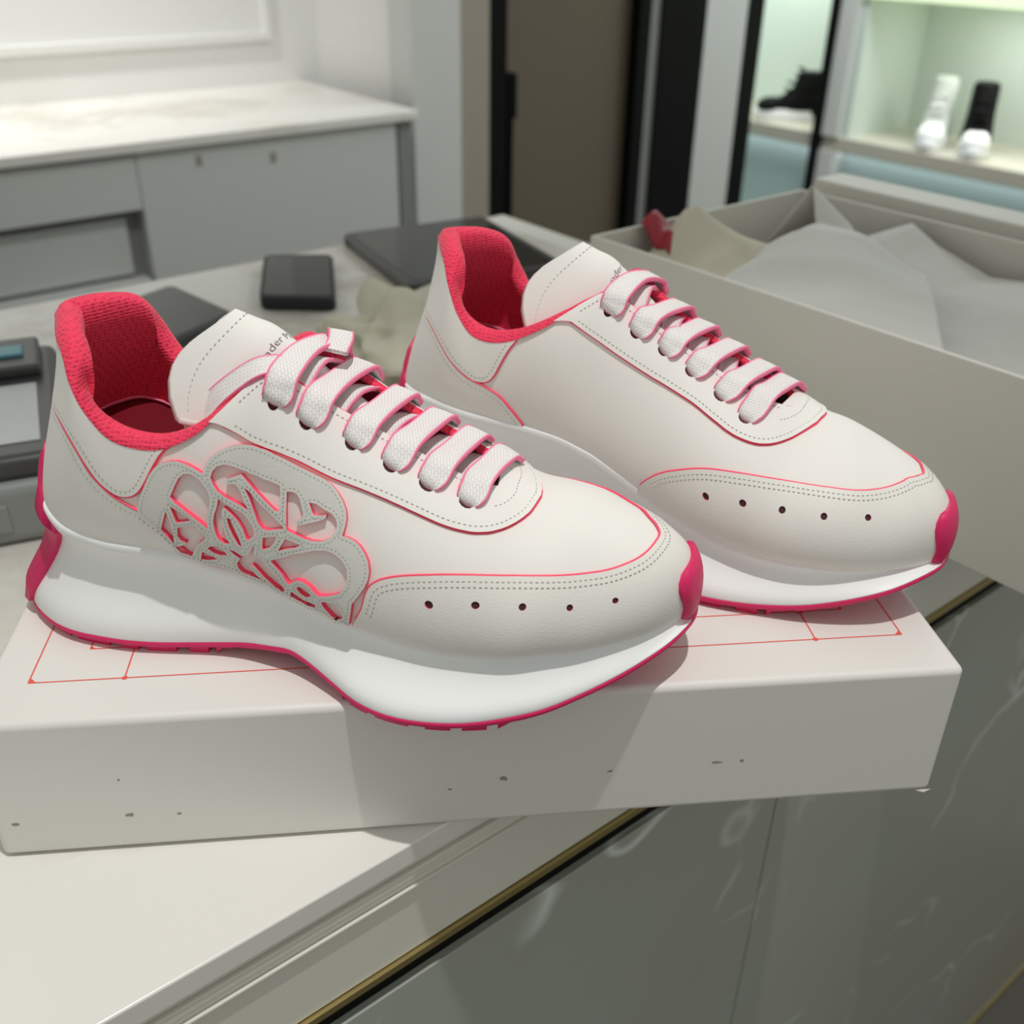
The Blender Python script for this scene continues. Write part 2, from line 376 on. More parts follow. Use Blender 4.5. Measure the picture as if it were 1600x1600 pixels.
# ---------------------------------------------------------------- traced seams (station, height) of the leather pieces
TR = {"cap_lat":[[14.793,0.006],[14.861,0.03],[14.926,0.052],[14.988,0.074],[15.046,0.093],[15.102,0.112],[15.159,0.134],[15.215,0.164],[15.268,0.197],[15.323,0.224],[15.376,0.244],[15.433,0.26],[15.512,0.276],[15.611,0.291],[15.729,0.307],[15.879,0.323],[16.053,0.34],[16.254,0.358],[16.501,0.379],[16.813,0.403],[17.172,0.427],[17.535,0.446],[17.904,0.461],[18.292,0.469],[18.692,0.471],[19.129,0.476],[19.603,0.486],[20.066,0.497],[20.501,0.508],[20.908,0.52],[21.27,0.532],[21.581,0.544],[21.86,0.558],[22.15,0.575],[22.478,0.597],[22.832,0.622],[23.21,0.654],[23.625,0.695],[24.139,0.739],[24.798,0.775],[25.503,0.793]],"eye_lat":[[9.745,0.954],[10.114,0.868],[10.485,0.797],[10.818,0.745],[11.045,0.716],[11.236,0.694],[11.549,0.667],[12.038,0.644],[12.569,0.644],[13.041,0.649],[13.433,0.65],[13.804,0.65],[14.179,0.65],[14.553,0.652],[14.917,0.656],[15.269,0.66],[15.622,0.664],[15.963,0.666],[16.262,0.667],[16.518,0.668],[16.745,0.668],[16.948,0.667],[17.117,0.667],[17.259,0.668],[17.4,0.67],[17.549,0.673],[17.697,0.676],[17.845,0.682],[17.994,0.69],[18.143,0.698],[18.29,0.709],[18.442,0.721],[18.595,0.737],[18.743,0.756],[18.883,0.778],[19.02,0.805],[19.159,0.837],[19.304,0.878],[19.463,0.928],[19.642,0.983],[32.332,0.964],[32.373,0.921],[32.423,0.871]],"collar_lat":[[8.221,0.995],[8.122,0.976],[8.019,0.955],[7.916,0.927],[7.813,0.89],[7.708,0.846],[7.606,0.801],[7.51,0.757],[7.415,0.713],[7.319,0.672],[7.218,0.633],[7.115,0.596],[7.008,0.565],[6.893,0.538],[6.775,0.517],[6.65,0.499],[6.513,0.484],[6.369,0.472],[6.229,0.465],[6.101,0.462],[5.978,0.463],[5.847,0.468],[5.698,0.476],[5.536,0.487],[5.376,0.503],[5.219,0.524],[5.053,0.549],[4.867,0.575],[4.644,0.601],[4.377,0.625],[4.096,0.639],[3.831,0.644],[3.581,0.644],[3.329,0.64],[3.066,0.633],[2.771,0.624],[2.388,0.611]],"heel_lat":[[2.388,0.611],[2.772,0.619],[3.061,0.622],[3.348,0.624],[3.667,0.625],[3.998,0.618],[4.306,0.602],[4.564,0.577],[4.781,0.547],[4.97,0.519],[5.143,0.497],[5.306,0.48],[5.462,0.464],[5.609,0.448],[5.757,0.434],[5.92,0.421],[6.118,0.408],[6.331,0.395],[6.515,0.383],[6.65,0.374],[6.757,0.367],[6.86,0.357],[6.959,0.34],[7.053,0.32],[7.151,0.299],[7.254,0.281],[7.361,0.263],[7.471,0.239],[7.583,0.205],[7.698,0.165],[7.815,0.129],[7.937,0.099],[8.063,0.073],[8.19,0.049]],"eyelets_lat":[[12.182,0.838],[13.221,0.824],[14.499,0.839],[15.582,0.827],[16.504,0.828],[17.469,0.828]],"perf_lat":[[16.954,0.271],[18.041,0.312],[19.205,0.318],[20.534,0.325],[21.926,0.357]],"cap_med":[[37.692,0.031],[37.603,0.062],[37.49,0.094],[37.342,0.128],[37.174,0.162],[36.992,0.195],[36.811,0.222],[36.616,0.249],[36.38,0.277],[36.088,0.311],[35.777,0.348],[35.487,0.381],[35.234,0.406],[34.983,0.426],[34.695,0.444],[34.346,0.462],[33.953,0.476],[33.55,0.48],[33.148,0.481],[32.731,0.487],[32.303,0.498],[31.856,0.51],[31.401,0.52],[30.983,0.534],[30.629,0.556],[30.307,0.583],[29.985,0.612],[29.649,0.644],[29.293,0.68],[28.896,0.717],[28.412,0.757]],"eye_med":[[7.505,0.803],[41.95,0.95],[41.674,0.893],[41.329,0.83],[40.88,0.764],[40.36,0.709],[39.873,0.679],[39.434,0.669],[39.03,0.665],[38.672,0.662],[38.323,0.661],[37.974,0.662],[37.672,0.665],[37.485,0.669],[37.356,0.672],[37.171,0.675],[36.871,0.679],[36.524,0.682],[36.21,0.683],[35.955,0.679],[35.729,0.673],[35.521,0.668],[35.324,0.663],[35.137,0.656],[34.958,0.651],[34.786,0.648],[34.623,0.648],[34.473,0.649],[34.337,0.651],[34.212,0.655],[34.089,0.661],[33.968,0.669],[33.849,0.678],[33.728,0.689],[33.604,0.702],[33.477,0.717],[33.351,0.734],[33.221,0.756],[33.09,0.782],[32.968,0.808],[32.867,0.832],[32.776,0.855],[32.679,0.879]],"collar_med":[[43.857,0.965],[43.935,0.943],[44.017,0.921],[44.104,0.891],[44.199,0.851],[44.303,0.803],[44.41,0.752],[44.517,0.698],[44.63,0.64],[44.746,0.588],[44.86,0.547],[44.976,0.512],[45.109,0.484],[45.278,0.463],[45.466,0.448],[45.639,0.438],[45.767,0.432],[45.875,0.431],[46.008,0.436],[46.194,0.443],[46.41,0.45],[46.625,0.459],[46.823,0.468],[47.032,0.478],[47.29,0.495],[47.651,0.516],[48.08,0.535],[48.467,0.545],[48.798,0.547],[49.158,0.548],[49.716,0.543]],"heel_med":[[49.645,0.539],[49.114,0.541],[48.763,0.538],[48.437,0.534],[48.055,0.522],[47.634,0.501],[47.281,0.477],[47.027,0.46],[46.822,0.447],[46.626,0.437],[46.428,0.427],[46.228,0.419],[46.016,0.412],[45.784,0.408],[45.54,0.405],[45.303,0.394],[45.072,0.374],[44.85,0.348],[44.657,0.314],[44.496,0.272],[44.356,0.224],[44.22,0.177],[44.087,0.133],[43.959,0.089],[43.829,0.047]],"eyelets_med":[[39.857,0.866],[38.661,0.839],[37.64,0.851],[36.591,0.847],[35.565,0.823],[34.734,0.775]],"perf_med":[[35.247,0.253],[34.191,0.308],[33.071,0.327],[31.829,0.35],[30.491,0.399]],"logo_outer":[[6.857,0.375],[6.996,0.468],[7.161,0.556],[7.369,0.65],[7.582,0.753],[7.779,0.82],[7.999,0.86],[8.239,0.863],[8.487,0.844],[8.736,0.8],[8.978,0.749],[9.197,0.7],[9.312,0.678],[9.361,0.708],[9.483,0.731],[9.696,0.742],[9.988,0.74],[10.312,0.727],[10.673,0.705],[11.07,0.683],[11.457,0.662],[11.838,0.642],[12.359,0.629],[12.834,0.63],[13.253,0.628],[13.632,0.629],[13.968,0.629],[14.201,0.621],[14.406,0.601],[14.576,0.574],[14.689,0.543],[14.725,0.51],[14.702,0.477],[14.629,0.435],[14.771,0.438],[14.978,0.436],[15.147,0.424],[15.3,0.4],[15.397,0.37],[15.438,0.33],[15.403,0.293],[15.309,0.254],[15.17,0.215],[15.002,0.172],[14.903,0.149],[14.847,0.102],[14.764,0.045],[14.686,0.002],[14.312,0.012],[13.762,0.014],[11.664,0.021],[11.056,0.029],[10.491,0.027],[9.962,0.027],[9.345,0.041],[8.879,0.032],[8.391,0.033],[8.017,0.035],[7.837,0.09],[7.523,0.226],[7.166,0.313]],"logo_holes":[[[7.914,0.437],[7.562,0.25],[7.792,0.166],[7.88,0.126],[7.959,0.214],[7.981,0.32]],[[8.095,0.485],[8.191,0.345],[8.704,0.384],[8.386,0.439]],[[8.181,0.301],[8.804,0.347],[9.127,0.272],[9.087,0.256],[8.777,0.202],[8.603,0.143],[8.434,0.061],[8.04,0.054],[7.891,0.098],[8.073,0.119],[8.314,0.156],[8.356,0.176],[8.172,0.186],[8.107,0.218]],[[8.165,0.568],[8.358,0.651],[8.504,0.706],[8.674,0.728],[8.859,0.718],[9.048,0.682],[9.262,0.622],[9.431,0.565],[9.499,0.514],[9.45,0.469],[9.308,0.421],[9.25,0.371],[9.257,0.327],[8.987,0.374],[8.602,0.445],[8.277,0.518]],[[9.679,0.581],[9.599,0.625],[9.693,0.654],[9.885,0.663],[10.151,0.652],[10.418,0.627],[10.77,0.592],[11.338,0.551],[11.926,0.524],[12.338,0.52],[12.574,0.519],[12.592,0.495],[12.556,0.449],[12.494,0.418],[12.347,0.413],[12.129,0.426],[11.858,0.446],[11.436,0.487],[11.105,0.53],[10.894,0.561],[10.215,0.571],[10.195,0.562],[10.252,0.546],[10.579,0.53],[10.731,0.506],[10.819,0.477],[10.923,0.438],[11.073,0.403],[10.867,0.416],[10.499,0.447],[10.119,0.486],[9.832,0.531]],[[10.974,0.501],[11.267,0.475],[11.54,0.439],[11.96,0.405],[12.371,0.378],[12.589,0.366],[12.693,0.357],[12.33,0.34],[11.949,0.325],[11.671,0.326],[11.481,0.348],[11.331,0.399],[11.178,0.452]],[[12.857,0.51],[13.074,0.519],[13.203,0.517],[13.286,0.506],[13.348,0.485],[13.419,0.454],[13.387,0.439],[13.255,0.415],[13.177,0.405],[13.195,0.394],[13.381,0.407],[13.886,0.454],[14.11,0.477],[14.124,0.494],[14.057,0.488],[13.766,0.47],[13.687,0.479],[13.625,0.498],[13.584,0.509],[13.795,0.517],[14.03,0.511],[14.266,0.507],[14.407,0.494],[14.473,0.472],[14.424,0.44],[14.231,0.403],[13.989,0.379],[13.681,0.362],[13.365,0.355],[13.074,0.355],[12.787,0.356],[12.807,0.404],[12.833,0.456]],[[9.825,0.49],[9.751,0.451],[9.594,0.411],[9.51,0.366],[9.514,0.32],[9.557,0.277],[9.651,0.247],[9.837,0.229],[10.049,0.23],[9.934,0.265],[9.893,0.32],[9.876,0.377],[9.917,0.416],[9.99,0.435],[10.066,0.429],[10.301,0.394],[10.534,0.355],[10.706,0.313],[10.791,0.271],[10.833,0.26],[11.136,0.286],[11.223,0.302],[11.196,0.326],[11.054,0.354],[10.806,0.39],[10.466,0.416],[10.163,0.446]],[[10.079,0.378],[10.221,0.371],[10.33,0.326],[10.439,0.281],[10.535,0.22],[10.397,0.23],[10.24,0.275],[10.114,0.326]],[[9.093,0.184],[9.246,0.202],[9.477,0.208],[9.706,0.186],[9.841,0.15],[9.549,0.143],[9.312,0.154]],[[8.871,0.143],[9.095,0.135],[9.408,0.11],[9.086,0.087],[8.739,0.067]],[[9.933,0.191],[10.175,0.185],[10.444,0.165],[10.713,0.179],[10.973,0.218],[11.129,0.242],[11.015,0.189],[11.451,0.173],[11.662,0.147],[12.009,0.11],[12.32,0.048],[12.182,0.026],[11.771,0.046],[11.318,0.077],[10.965,0.12],[10.83,0.125],[10.712,0.103],[10.942,0.068],[11.26,0.043],[11.023,0.046],[10.516,0.044],[10.331,0.046],[10.181,0.072],[10.174,0.106],[10.363,0.145],[10.146,0.163]],[[11.625,0.286],[11.908,0.296],[12.29,0.308],[12.159,0.28],[11.865,0.248],[11.5,0.229]],[[12.71,0.315],[13.004,0.318],[13.306,0.32],[13.108,0.297],[12.299,0.248],[12.459,0.274]],[[11.842,0.187],[12.65,0.236],[13.333,0.288],[13.774,0.328],[14.128,0.349],[14.392,0.35],[14.61,0.337],[14.688,0.328],[14.794,0.305],[14.797,0.265],[14.727,0.225],[14.548,0.183],[14.214,0.149],[13.775,0.116],[13.653,0.127],[13.491,0.144],[13.265,0.15],[13.032,0.14],[12.815,0.119],[12.633,0.099],[12.536,0.098],[12.341,0.135],[12.097,0.161]],[[12.958,0.092],[13.074,0.111],[13.373,0.117],[13.533,0.095],[13.321,0.069],[13.103,0.072]],[[12.66,0.058],[12.773,0.052],[13.164,0.04],[13.625,0.052],[13.601,0.031],[13.302,0.014],[12.921,0.017],[12.552,0.022]],[[13.858,0.087],[13.981,0.101],[14.403,0.116],[14.526,0.084],[14.546,0.045],[14.288,0.01],[14.079,0.041],[13.906,0.067]]]}
def ar(k): return np.array(TR[k], float)
# ---------------------------------------------------------------- sole outline (mm): bottom edge x y of each station, z from x
SB_L = [(6.5,0),(9,-13),(15,-23.5),(28,-33),(41,-38),(56,-39.5),(68,-39.5),(80,-38),(92,-36),(104,-34.5),(115,-34.7),(126,-36.5),(135,-38.5),(144,-42),(155,-48),(167,-55),(180,-59),(194,-59.8),(209,-57.5),(223,-53),(236,-48),(248,-41),(259,-33.5),(269,-25),(278,-15.5),(284.5,-4),(286.5,6)]
SB_M = [(6.5,0),(9,13),(15,23.5),(28,33),(41,37.5),(56,38.5),(68,38),(80,36),(92,34),(104,32.5),(115,32),(126,33),(135,35),(144,38),(155,43.5),(167,50),(180,55),(194,56.5),(209,55),(223,52.5),(236,50),(248,46.5),(259,42),(269,36),(278,27),(284.5,17),(286.5,6)]
SBZ = np.array([(0,5.6),(86,6.2),(104,7.5),(119,10),(135,12),(145,10),(154,8),(161,6.4),(178,5.3),(206,5.5),(223,7),(237,9.6),(249,13),(265,18),(278,22.5),(287,25)], float)
_sb = np.array(SB_L + SB_M[-2::-1], float); _sb = np.c_[_sb, np.interp(_sb[:, 0], SBZ[:, 0], SBZ[:, 1])]*.001
def _pn():
    P = STN[:, :2]; d = np.zeros_like(P); d[1:-1] = P[2:]-P[:-2]; d[0] = P[1]-P[-2]; d[-1] = d[0]
    d /= np.linalg.norm(d, axis=1, keepdims=True); return np.stack([d[:, 1], -d[:, 0], d[:, 0]*0], 1)
_n3 = _pn(); _B = STN[:, :3]; _k = np.clip((_B[:, 2:3]-_sb[:, 2:3])/.025, 0, 1)
_ks = np.minimum(np.arange(len(_B)), np.arange(len(_B))[::-1])[:, None]
_lip = np.interp(_ks, [0, 6, 11, 14, 30], [1.0, .9, .35, .12, .1]); _fl = _k*np.interp(_ks, [0, 8, 11, 13, 15, 22, 25, 26], [1.1, 1.0, .5, .6, 1.1, 1.0, .5, .3])
SOLE_ROWS = [_B - _n3*.004 - Z3*.002, _B - _n3*.0008 + Z3*.0010*_lip, _B + _n3*.0010*_lip + Z3*.0012*_lip, _B + _n3*.0022*_lip - Z3*.0004, _B + _n3*.0018*_lip - Z3*.0035*_k,
             _B + (_sb-_B)*.17 - _n3*.0024*_fl, _B + (_sb-_B)*.36 - _n3*.0042*_fl, _B + (_sb-_B)*.6 - _n3*.0022*_fl, _B + (_sb-_B)*.84 + _n3*.0016*_fl, _sb + _n3*.0014, _sb + _n3*.0008 - Z3*.0006]
def closed_interp(tab, u):
    core = tab[:-1]; n = len(core); u = np.mod(np.asarray(u, float), n); i = np.floor(u).astype(int) % n; f = (u-np.floor(u))[..., None]
    a, b, c, d = core[(i-1) % n], core[i], core[(i+1) % n], core[(i+2) % n]
    return .5*(2*b+(c-a)*f+(2*a-5*b+4*c-d)*f**2+(3*b-a-3*c+d)*f**3)
def SOLE(s, v):
    """midsole side wall: v 0 (under the upper) .. len(rows)-1 (bottom edge)"""
    s = np.asarray(s, float); v = np.asarray(v, float); st = np.stack([closed_interp(r, s) for r in SOLE_ROWS])   # rows, ..., 3
    i = np.clip(np.floor(v).astype(int), 0, len(SOLE_ROWS)-2); f = (v-i)[..., None]; nr = len(SOLE_ROWS)
    def g(k):
        k = np.clip(k, 0, nr-1); return np.take_along_axis(st, k[None, ..., None], 0)[0]
    a, b, c, d = g(i-1), g(i), g(i+1), g(i+2)
    return .5*(2*b+(c-a)*f+(2*a-5*b+4*c-d)*f**2+(3*b-a-3*c+d)*f**3)
def wrap_piece(rows, hw, c, off, n=12):
    """rubber tongue hugging heel or toe: rows = list of functions s -> point, hw half widths"""
    P = []
    for fn, h in zip(rows, hw): P.append(fn(c + np.linspace(-h, h, n)))
    P = np.array(P); du = np.gradient(P, axis=0); dv = np.gradient(P, axis=1); N = np.cross(du, dv); N /= np.linalg.norm(N, axis=2, keepdims=True)+1e-12
    ctr = np.array([.145, 0, P[..., 2].mean()]); sg = np.sign((N*(P-ctr)).sum(2)).mean(); N *= np.sign(sg) if sg else 1
    a, b = P.shape[:2]
    e = np.minimum.outer(np.minimum(np.arange(a), np.arange(a)[::-1]), np.full(b, 9)); e2 = np.minimum(np.arange(b), np.arange(b)[::-1])[None, :].repeat(a, 0)
    k = np.where(np.minimum(e2, e) == 0, .62, 1.0)[..., None]
    mb = MB(); mb.grid(P + N*off*k, 0)
    out = P + N*off*k; inn = P - N*.001
    ring = [(i, 0) for i in range(a)] + [(a-1, j) for j in range(1, b)] + [(i, b-1) for i in range(a-2, -1, -1)] + [(0, j) for j in range(b-2, 0, -1)]
    R = np.array([[out[i, j], inn[i, j]] for i, j in ring]); mb.grid(R, 0, cu=True)
    return mb
# ---------------------------------------------------------------- tongue (mm): centre x z, side x z, half width
TONGUE = np.array([(105.5,138,70,113.5,20),(112,135.5,91,106,23.5),(120,132.5,110,105,22.5),(131,123.5,130,104,18),(150,107,150,96,15),(175,92,175,82,14),(200,77.5,200,73,13)], float)*.001
def TG(r, y, off=0.0):
    """tongue point: r row, y in -1..1"""
    r = np.asarray(r, float); y = np.asarray(y, float); r = r + 1.0*(np.clip(np.abs(y)-.5, 0, 1)/.5)**2.2*np.clip(1-r/1.5, 0, 1)
    q = cr(TONGUE, np.asarray(r, float)); y = np.asarray(y, float); a = np.abs(y)**1.9
    return seat(np.stack([q[..., 0]+(q[..., 2]-q[..., 0])*a, y*q[..., 4], q[..., 1]+(q[..., 3]-q[..., 1])*a + off], -1))

def make_sneaker(name, loc, rz, mirror, label, logo, stuffing_label):
    root = empty(name, loc, rz, label, 'sneaker', 'pair of white and pink sneakers')
    def put(nm, V, F, mats, mi=None, parent=None, uv=None, smooth=True, lab=None, kind=None):
        V = np.asarray(V, float).copy()
        if mirror: V[:, 1] *= -1; F = [list(f)[::-1] for f in F]
        o = mesh(nm, V, F, mats, parent or root, mi, smooth, uv, kind)
        if PANEL_N[1] == len(V) and PANEL_N[0] is not None:      # leather pieces take the normals of the surface they lie on
            nn_ = np.zeros((len(V), 3)); nn_[:len(PANEL_N[0])] = PANEL_N[0]
            if mirror: nn_[:, 1] *= -1
            o.data.normals_split_custom_set_from_vertices([tuple(q) for q in nn_]); PANEL_N[0] = None
        if lab: o['label'] = lab
        return o
    def putm(nm, mb, mats, **k): return put(nm, mb.V, mb.F, mats, mi=mb.M, **k)
    # ---- midsole
    ns = SMAX*3; ss = np.arange(ns)*SMAX/ns; vv = np.linspace(0, len(SOLE_ROWS)-1, 31)
    SS, VV = np.meshgrid(ss, vv, indexing='ij'); P = SOLE(SS, VV); mb = MB(); mb.grid(P, 0, cu=True, flip=True)
    putm('midsole', mb, [M['eva']], lab='thick flared white foam midsole')
    # ---- outsole: thin pink rim under the midsole and its underside
    bot = SOLE(ss, np.full(ns, len(SOLE_ROWS)-1.0)); cen = bot.copy(); nn = closed_interp(_n3, ss)
    rows = np.stack([bot - nn*.0015 + Z3*.0004, bot + nn*.0008 + Z3*.0002, bot + nn*.0010 - Z3*.0014, bot + nn*.0002 - Z3*.0025, bot - nn*.003 - Z3*.0028, bot - nn*.010 - Z3*.0024], 1)
    mb = MB(); mb.grid(rows, 0, cu=True, flip=True)
    inner = rows[:, -1]; h = ns//2; seg = []
    for i in range(0, h+1): seg.append([inner[i], inner[(-i) % ns]])
    mb.grid(np.array(seg), 0)
    outs = putm('outsole', mb, [M['rubber_pink']], lab='magenta rubber outsole')
    # tread: stepped lugs along both edges
    rng = random.Random(7)
    for side in (1, -1):
        s0 = 2.2
        while s0 < 22.5:
            wd = (.62 if rng.random() < .5 else 1.0); s1 = s0 + wd; u = np.linspace(s0, s1, 4)*side
            b = closed_interp(_sb, u); n_ = closed_interp(_n3, u); zt = b[:, 2] - .0024
            dep = np.where(b[:, 2] < .0072, zt, .0022)
            top = b - n_*.0002; top[:, 2] = zt + .0006; lo = b - n_*.0005; lo[:, 2] = zt - dep; li = b - n_*.013; li[:, 2] = zt - dep; ti = b - n_*.013; ti[:, 2] = zt + .0006
            mb = MB(); mb.grid(np.stack([top, lo, li, ti], 1), 0, flip=side > 0)
            k = len(u)
            mb.add([top[0], lo[0], li[0], ti[0], top[-1], lo[-1], li[-1], ti[-1]], [[0, 1, 2, 3], [7, 6, 5, 4]])
            putm('tread_lug', mb, [M['rubber_pink']], parent=outs, smooth=False)
            s0 = s1 + (.28 if wd < .9 else .45)
    # heel clip and toe bumper
    def S_row(t): return lambda s: S(np.mod(s, SMAX), np.full(np.shape(s), t))
    def L_row(v): return lambda s: SOLE(np.mod(s, SMAX), np.full(np.shape(s), v))
    mb = wrap_piece([L_row(10), L_row(9), L_row(8), L_row(7), L_row(6), L_row(5), L_row(4), S_row(.05), S_row(.12), S_row(.2), S_row(.27)],
                    [1.75, 2.0, 2.15, 2.25, 2.4, 2.6, 2.75, 1.25, 1.15, 1.05, .8], 0.0, .0032, 14)
    putm('heel_clip', mb, [M['rubber_pink']], lab='magenta rubber clip up the heel')
    mb = wrap_piece([L_row(10), L_row(7), L_row(4), S_row(.04), S_row(.1), S_row(.17), S_row(.24), S_row(.31), S_row(.38), S_row(.44), S_row(.48)],
                    [.9, 1.15, 1.35, 1.4, 1.4, 1.5, 1.62, 1.68, 1.6, 1.35, .85], float(NS), .0034, 14)
    putm('toe_bumper', mb, [M['rubber_pink']], lab='magenta rubber bumper over the toe')
    # ---- upper shell
    tt = np.linspace(0, 1, 22); SS, TT = np.meshgrid(ss, tt, indexing='ij'); mb = MB(); mb.grid(S(SS, TT), 0, cu=True)
    up = putm('upper', mb, [M['leather']]); bm = bmesh.new(); bm.from_mesh(up.data)
    pole = Vector(seat(np.array([.247, .0025, .0695]))); pole.y *= -1 if mirror else 1
    ridge = [v for v in bm.verts if v.is_boundary and v.co.x > .217 and v.co.z > .05]; bmesh.ops.remove_doubles(bm, verts=ridge, dist=.0007)
    reg = [v for v in bm.verts if (v.co - pole).length < .016]
    for _ in range(14): bmesh.ops.smooth_vert(bm, verts=reg, factor=.5, use_axis_x=True, use_axis_y=True, use_axis_z=True)
    bm.to_mesh(up.data); bm.free(); up.data.polygons.foreach_set('use_smooth', np.ones(len(up.data.polygons), bool)); up.data.update()
    # ---- padded collar, lining and insole
    lim = 18.45; sv = np.linspace(-lim, lim, 150); sm = np.mod(sv, SMAX); kk = np.abs(sv)
    th = np.interp(kk, [0, 4, 8, 9, 10, 11, 12, 13, 14, 20], [9.5, 9, 8.5, 8, 7, 6, 4.8, 3.2, 2.4, 2.4])*.001
    T = S(sm, np.ones_like(sm)); dU = T - S(sm, np.full_like(sm, .95)); dU /= np.linalg.norm(dU, axis=1, keepdims=True); N = SN(sm, np.full_like(sm, .96))
    ph = np.linspace(-.3, math.pi*.86, 12); rows = []
    for a in ph: rows.append(T + N*(th[:, None]*(-.5+.5*math.cos(max(a, 0))) + (.0012 if a < .2 else .0004)) + dU*(th*.46*math.sin(a))[:, None])
    low = np.interp(kk, [0, 11.5, 13.5, 20], [.30, .30, .62, .72])
    for q in np.linspace(.07, 1, 16):
        t = 1 + (low-1)*q; rows.append(S(sm, t) - SN(sm, t)*(th*(1-q)**1.5 + np.minimum(th, .0058)*(1-(1-q)**1.5))[:, None])
    mb = MB(); mb.grid(np.stack(rows, 1), 0); putm('collar_lining', mb, [M['mesh_pink']], lab='padded pink mesh collar lining')
    kq = np.linspace(0, 15, 40); a = S(kq, np.full(40, .34)) - SN(kq, np.full(40, .34))*.0055; b = S(np.mod(-kq, SMAX), np.full(40, .34)) - SN(np.mod(-kq, SMAX), np.full(40, .34))*.0055
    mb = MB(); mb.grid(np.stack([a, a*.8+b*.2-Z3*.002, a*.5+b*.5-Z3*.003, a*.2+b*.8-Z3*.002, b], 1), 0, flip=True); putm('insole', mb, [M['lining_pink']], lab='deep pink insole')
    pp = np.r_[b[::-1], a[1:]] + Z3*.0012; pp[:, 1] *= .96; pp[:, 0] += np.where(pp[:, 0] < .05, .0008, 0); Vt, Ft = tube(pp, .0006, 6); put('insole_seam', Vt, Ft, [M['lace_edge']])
    # ---- leather pieces
    W = [M['leather'], M['neon']]; G = [M['leather_grain'], M['neon']]; st = MB()
    def pipe(p, f, d, off, r):
        Q, _ = offset_path(p, f, d, off); V, F = tube(Q, r); put('piping', V, F, [M['neon']])
    def seam(p, f, d, off, closed=False, **k):
        Q, N_ = offset_path(p, f, d, off, closed); V, F = stitch_geo(Q, N_, closed=closed, **k); st.add(V, F)
    lat, med = ar('cap_lat'), ar('cap_med'); top = smooth_line(np.vstack([lat, [[26.2, .803], [27.0, .808]], med[::-1]]), 2)
    edge = np.vstack([[[14.75, 0.0]], top, [[37.65, .02], [37.75, 0]]])
    lp = np.vstack([edge, np.stack([np.linspace(37.7, 14.8, 60), np.zeros(60)], 1)])
    perf = []
    for s_, t_ in TR['perf_lat'] + TR['perf_med']:
        an = np.linspace(0, 2*math.pi, 11)[:-1]; perf.append(np.stack([s_ + .105*np.cos(an), t_ + .021*np.sin(an)], 1))
    V, F, mi = panel([lp] + perf, f_st, -.0006, .0009, 2.6); cap = put('toe_cap', V, F, G, mi, lab='grained leather toe cap with pink edge')
    for d in (-.0022, -.0042): seam(top[10:-6], f_st, d, .0009)
    pipe(top[4:-2], f_st, .0002, .0004, .00052)
    for s_, t_ in TR['perf_lat'] + TR['perf_med']:
        an = np.linspace(0, 2*math.pi, 13)[:-1]; p, n_ = f_st(np.stack([s_ + .12*np.cos(an), t_ + .024*np.sin(an)], 1))
        put('perforation', p + n_*.00025, [list(range(12))], [M['hole']], parent=cap)
    # eyestay (folded parameter: height above 1 = medial side)
    el = ar('eye_lat'); em = ar('eye_med'); el = el[el[:, 0] < 19.3]; em = em[(em[:, 0] > 32.6) & (em[:, 0] < 42)]; em = np.stack([SMAX-em[:, 0], 2-em[:, 1]], 1)
    if logo: em = np.stack([el[:, 0], 2-el[:, 1]], 1)
    outer = smooth_line(np.vstack([[[9.5, .995]], el[1:], [[19.45, .935], [19.58, .98], [19.58, 1.02], [19.45, 1.065]], em[::-1][:-1], [[9.5, 1.005]]]), 2)
    slot = np.array([[9.5, 1.004], [18.0, 1.004], [18.15, 1.0], [18.0, .996], [9.5, .996]])
    holes = []; vis, hid = [], []
    ev = ar('eyelets_lat') if logo else np.stack([SMAX - ar('eyelets_med')[:, 0], ar('eyelets_med')[:, 1]], 1)
    for (k_, u_), sh in zip(ev, (.75, .75, .75, .75, .75, .7)):
        a_, b_ = (k_, u_), (k_+sh, u_+.01)
        if not logo: a_, b_ = (k_, 2-u_), (k_+sh, u_+.01)
        else: b_ = (k_+sh, 2-u_-.01)
        vis.append(a_); hid.append(b_)
    an = np.linspace(0, 2*math.pi, 13)[:-1]
    for k_, u_ in vis + hid: holes.append(np.stack([k_ + .19*np.cos(an), u_ + .038*np.sin(an)], 1))
    V, F, mi = panel([np.vstack([outer, slot])] + holes, f_fold, -.0003, .0014, 2.6); eye = put('eyestay', V, F, W, mi, lab='smooth leather eyestay with pink edge')
    seam(outer[4:-4], f_fold, .0021, .0014)
    pipe(outer[2:-2], f_fold, -.0002, .0002, .00040)
    ks = np.linspace(10.5, 17.9, 60)
    for u_, sg in ((.99, -1), (1.01, 1)): seam(np.stack([ks, np.full(60, u_)], 1), f_fold, sg*.0026, .0014)
    a_ = np.linspace(-1.3, 1.3, 30); arc = np.stack([17.9 + .8*np.cos(a_), 1 + .16*np.sin(a_)], 1); seam(arc, f_fold, 0, .0014)
    for k_, u_ in vis + hid:
        p, n_ = f_fold(np.stack([k_ + .22*np.cos(an), u_ + .044*np.sin(an)], 1)); put('eyelet', p + n_*.0003, [list(range(12))], [M['hole']], parent=eye, lab='dark lace hole')
